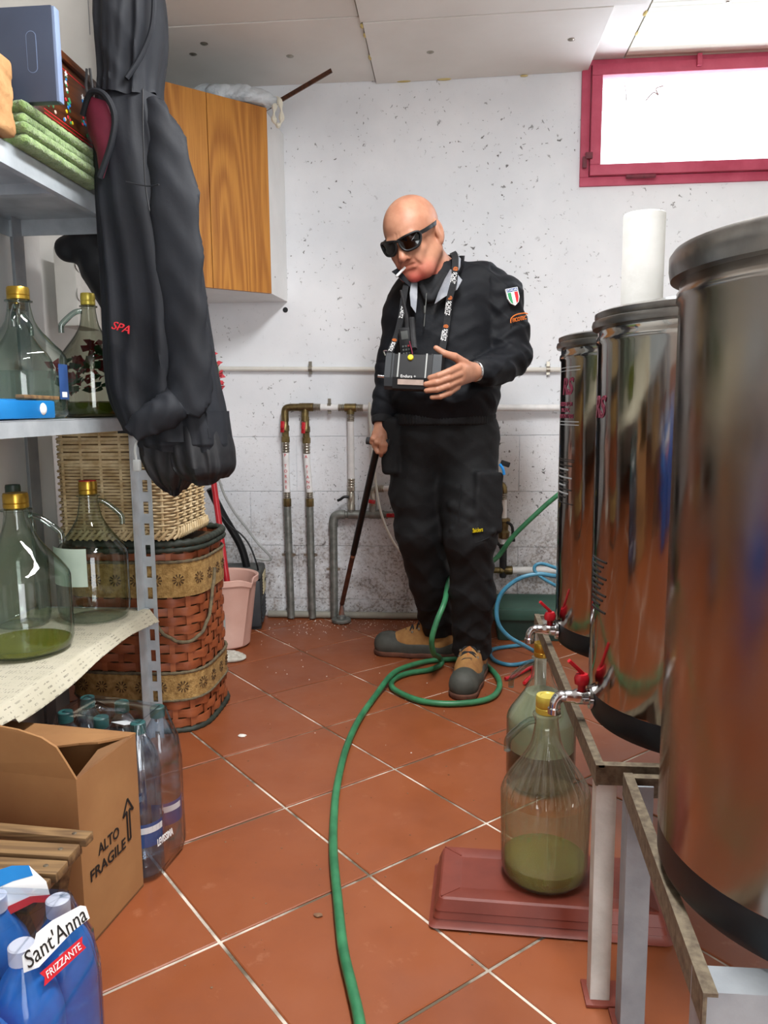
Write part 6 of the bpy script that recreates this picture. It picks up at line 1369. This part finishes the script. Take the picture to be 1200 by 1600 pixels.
# ================================================================== WHAT HE HOLDS
dv = thing('measuring_instrument', (-.115, 2.36, 1.0), 'black box-shaped measuring instrument with a yellow button held at the man\'s belt', 'instrument')
DM = Matrix.Translation((-.112, 2.372, 1.062)) @ Matrix.Rotation(R(3), 4, 'Y') @ Matrix.Rotation(R(-6), 4, 'Z')
def dprism(poly, x0, x1, nm, mt, sm=0):
    b = MB().loft([[(x, y, z) for y, z in poly] for x in (x0, x1)]); return b.xform(DM).build(nm, mt, dv, smooth=sm)
dprism([(-.030, -.012), (-.012, .058), (.050, .058), (.050, -.052), (-.022, -.052), (-.028, -.046)], -.060, .060, 'housing', 'black')
dprism([(-.034, -.014), (-.016, .060), (.052, .060), (.052, -.050), (-.020, -.050), (-.030, -.040)], -.086, -.060, 'end_cap', 'vac', 0); dprism([(-.034, -.014), (-.016, .060), (.052, .060), (.052, -.050), (-.020, -.050), (-.030, -.040)], .060, .086, 'end_cap', 'vac', 0)
for x in (-.066, -.045, .040, .056): dprism([(-.0355, -.012), (-.0165, .0615), (-.012, .0615), (-.030, -.012)], x - .002, x + .002, 'ridge', 'grey_plastic' if x in (-.045, .040) else 'black')
dprism([(-.0315, -.034), (-.0315, -.018), (-.028, -.018), (-.026, -.034)], -.044, .035, 'label_plate', 'plate')
MB().lathe([(0, .006), (.007, .0055), (.009, .003), (.009, 0)], (0, 0, 0), 20).xform(DM @ frame_m((-.010, -.0155, .048), (1, 0, 0), (0, .25, 1))).build('yellow_button', 'yellow', dv)
text('Endura +', .013, DM @ frame_m((-.012, -.0325, -.009), (1, 0, 0), (0, -.02, 1)), 'instrument_lettering', 'white', dv, .0004)
MB().tube([tuple(DM @ Vector((-.086, -.0, -.012))), tuple(DM @ Vector((-.112, -.004, -.010)))], .0042, 10).build('plug', 'chrome', dv)
MB().tube(spline([tuple(DM @ Vector(p)) for p in ((-.088, -.02, .052), (-.092, -.024, .064), (-.082, -.024, .066))], 4), .0022, 6).build('strap_ring', 'chrome', dv)
# lanyard: two straps from the neck down to the instrument
ly = thing('neck_lanyard', (-.08, 2.6, 1.12), 'black neck strap with orange and white lettering carrying the instrument', 'lanyard')
def strap(pts, wdt, nm, nrm=(0, -1, 0), t=.0018):
    P = spline(pts, 6); rings = []
    for i, p in enumerate(P):
        tt = (P[min(i + 1, len(P) - 1)] - P[max(i - 1, 0)]).normalized(); nv = Vector(nrm[min(len(nrm) - 1, i * len(nrm) // len(P))] if isinstance(nrm[0], tuple) else nrm); nv = (nv - tt * nv.dot(tt)).normalized(); sd = tt.cross(nv)
        rings.append([p + sd * wdt / 2, p + sd * wdt / 2 + nv * t, p - sd * wdt / 2 + nv * t, p - sd * wdt / 2])
    return MB().loft(rings).build(nm, 'jacket_knit', ly, smooth=0)
SL = [(.006, 2.60, 1.462), (.014, 2.555, 1.435), (.010, 2.508, 1.36), (-.004, 2.502, 1.30), (-.012, 2.497, 1.23), (-.022, 2.46, 1.165), (-.028, 2.42, 1.13)]
SR = [(-.128, 2.60, 1.40), (-.142, 2.545, 1.36), (-.150, 2.515, 1.31), (-.158, 2.500, 1.25), (-.170, 2.47, 1.19), (-.186, 2.425, 1.14), (-.192, 2.40, 1.118)]
strap(SL, .021, 'strap'); strap(SR, .020, 'strap', (-.25, -1, 0))
def strap_text(s_, p, d, size, mt, wd):
    d = Vector(d).normalized(); nv = Vector((-.05, -1, .12)); nv = (nv - d * nv.dot(d)).normalized(); text(s_, size, frame_m(Vector(p) + nv * .0032, d, nv.cross(d)), 'strap_lettering', mt, ly, .0004, width=wd)
for p, d in (((.0095, 2.508, 1.362), (-.012, -.006, -.06)), ((-.007, 2.501, 1.272), (-.010, -.006, -.07)), ((-.019, 2.472, 1.185), (-.010, -.035, -.06))):
    p = Vector(p); d = Vector(d).normalized(); strap_text('SCHÜTZ', p, d, .017, 'white', .044); strap_text('@', p - d * .033, d, .016, 'orange', .013); strap_text('MESSTECHNIK', p + Vector((-.0085, 0, 0)), d, .006, 'white', .036)
for p, d in (((-.1565, 2.5035, 1.262), (-.012, -.02, -.06)), ((-.184, 2.432, 1.148), (-.018, -.045, -.05))):
    p = Vector(p); d = Vector(d).normalized(); strap_text('SCHÜTZ', p, d, .016, 'white', .040); strap_text('@', p - d * .030, d, .015, 'orange', .012)
rd_ = thing('two_way_radio', (-.14, 2.45, 1.12), 'small black two-way radio with an aerial hanging on the man\'s chest', 'radio')
RM = Matrix.Translation((-.142, 2.452, 1.168)) @ Matrix.Rotation(R(-6), 4, 'Y') @ Matrix.Rotation(R(8), 4, 'X')
MB().box((-.018, -.012, -.048), (.018, .012, .042), .004).xform(RM).build('radio_body', 'black', rd_); MB().box((-.011, -.0135, .006), (.011, -.011, .032), .001).xform(RM).build('screen', 'vac_top', rd_)
for i in range(3):
    for j in range(3): MB().box((-.012 + i * .009, -.0138, -.04 + j * .011), (-.006 + i * .009, -.0115, -.034 + j * .011), .0008).xform(RM).build('key', 'leaf_red' if (i, j) == (2, 2) else 'vac_top', rd_)
MB().tube(spline([tuple(RM @ Vector(p)) for p in ((.010, 0, .04), (.012, -.006, .075), (.008, -.012, .12), (.004, -.016, .155))], 5), .005, 8, rr=[.0075 - .0045 * i / 15 for i in range(16)]).build('aerial', 'rubber', rd_)
MB().tube(spline([(-.122, 2.445, 1.24), (-.118, 2.44, 1.19), (-.112, 2.41, 1.14)], 5), .009, 8).build('speaker_cable', 'rubber', rd_)
MB().tube(spline([(-.128, 2.43, 1.165), (-.118, 2.39, 1.13), (-.116, 2.368, 1.12)], 4), .0016, 6).build('pink_cord', 'maroon', rd_)
# the stick with a round foot
sk = thing('inspection_stick', (-.475, 3.32, 0), 'dark telescopic stick with a round metal foot leaning from the man\'s hand', 'stick')
S0 = Vector((-.486, 3.335, .085)); S1 = Vector((-.245, 2.595, .842))
MB().tube([S0, S0.lerp(S1, .36)], .0105, 12).build('lower_tube', 'boot_sole', sk); MB().tube([S0.lerp(S1, .36), S0.lerp(S1, .375)], .0122, 12).build('joint', 'chrome', sk); MB().tube([S0.lerp(S1, .375), S1], .0125, 12).build('upper_tube', 'black', sk)
MB().tube([(-.285, 2.600, .850), (-.205, 2.588, .842)], .0125, 12).build('grip', 'rubber', sk)
MB().tube([(-.489, 3.343, .028), tuple(S0)], .008, 10, rr=[.016, .008]).build('stem', 'chrome', sk); MB().lathe([(0, .002), (.040, .002), (.044, .006), (.044, .014), (.040, .018), (.022, .020), (.020, .03), (0, .034)], (-.489, 3.330, 0), 28).build('round_foot', 'galv', sk)
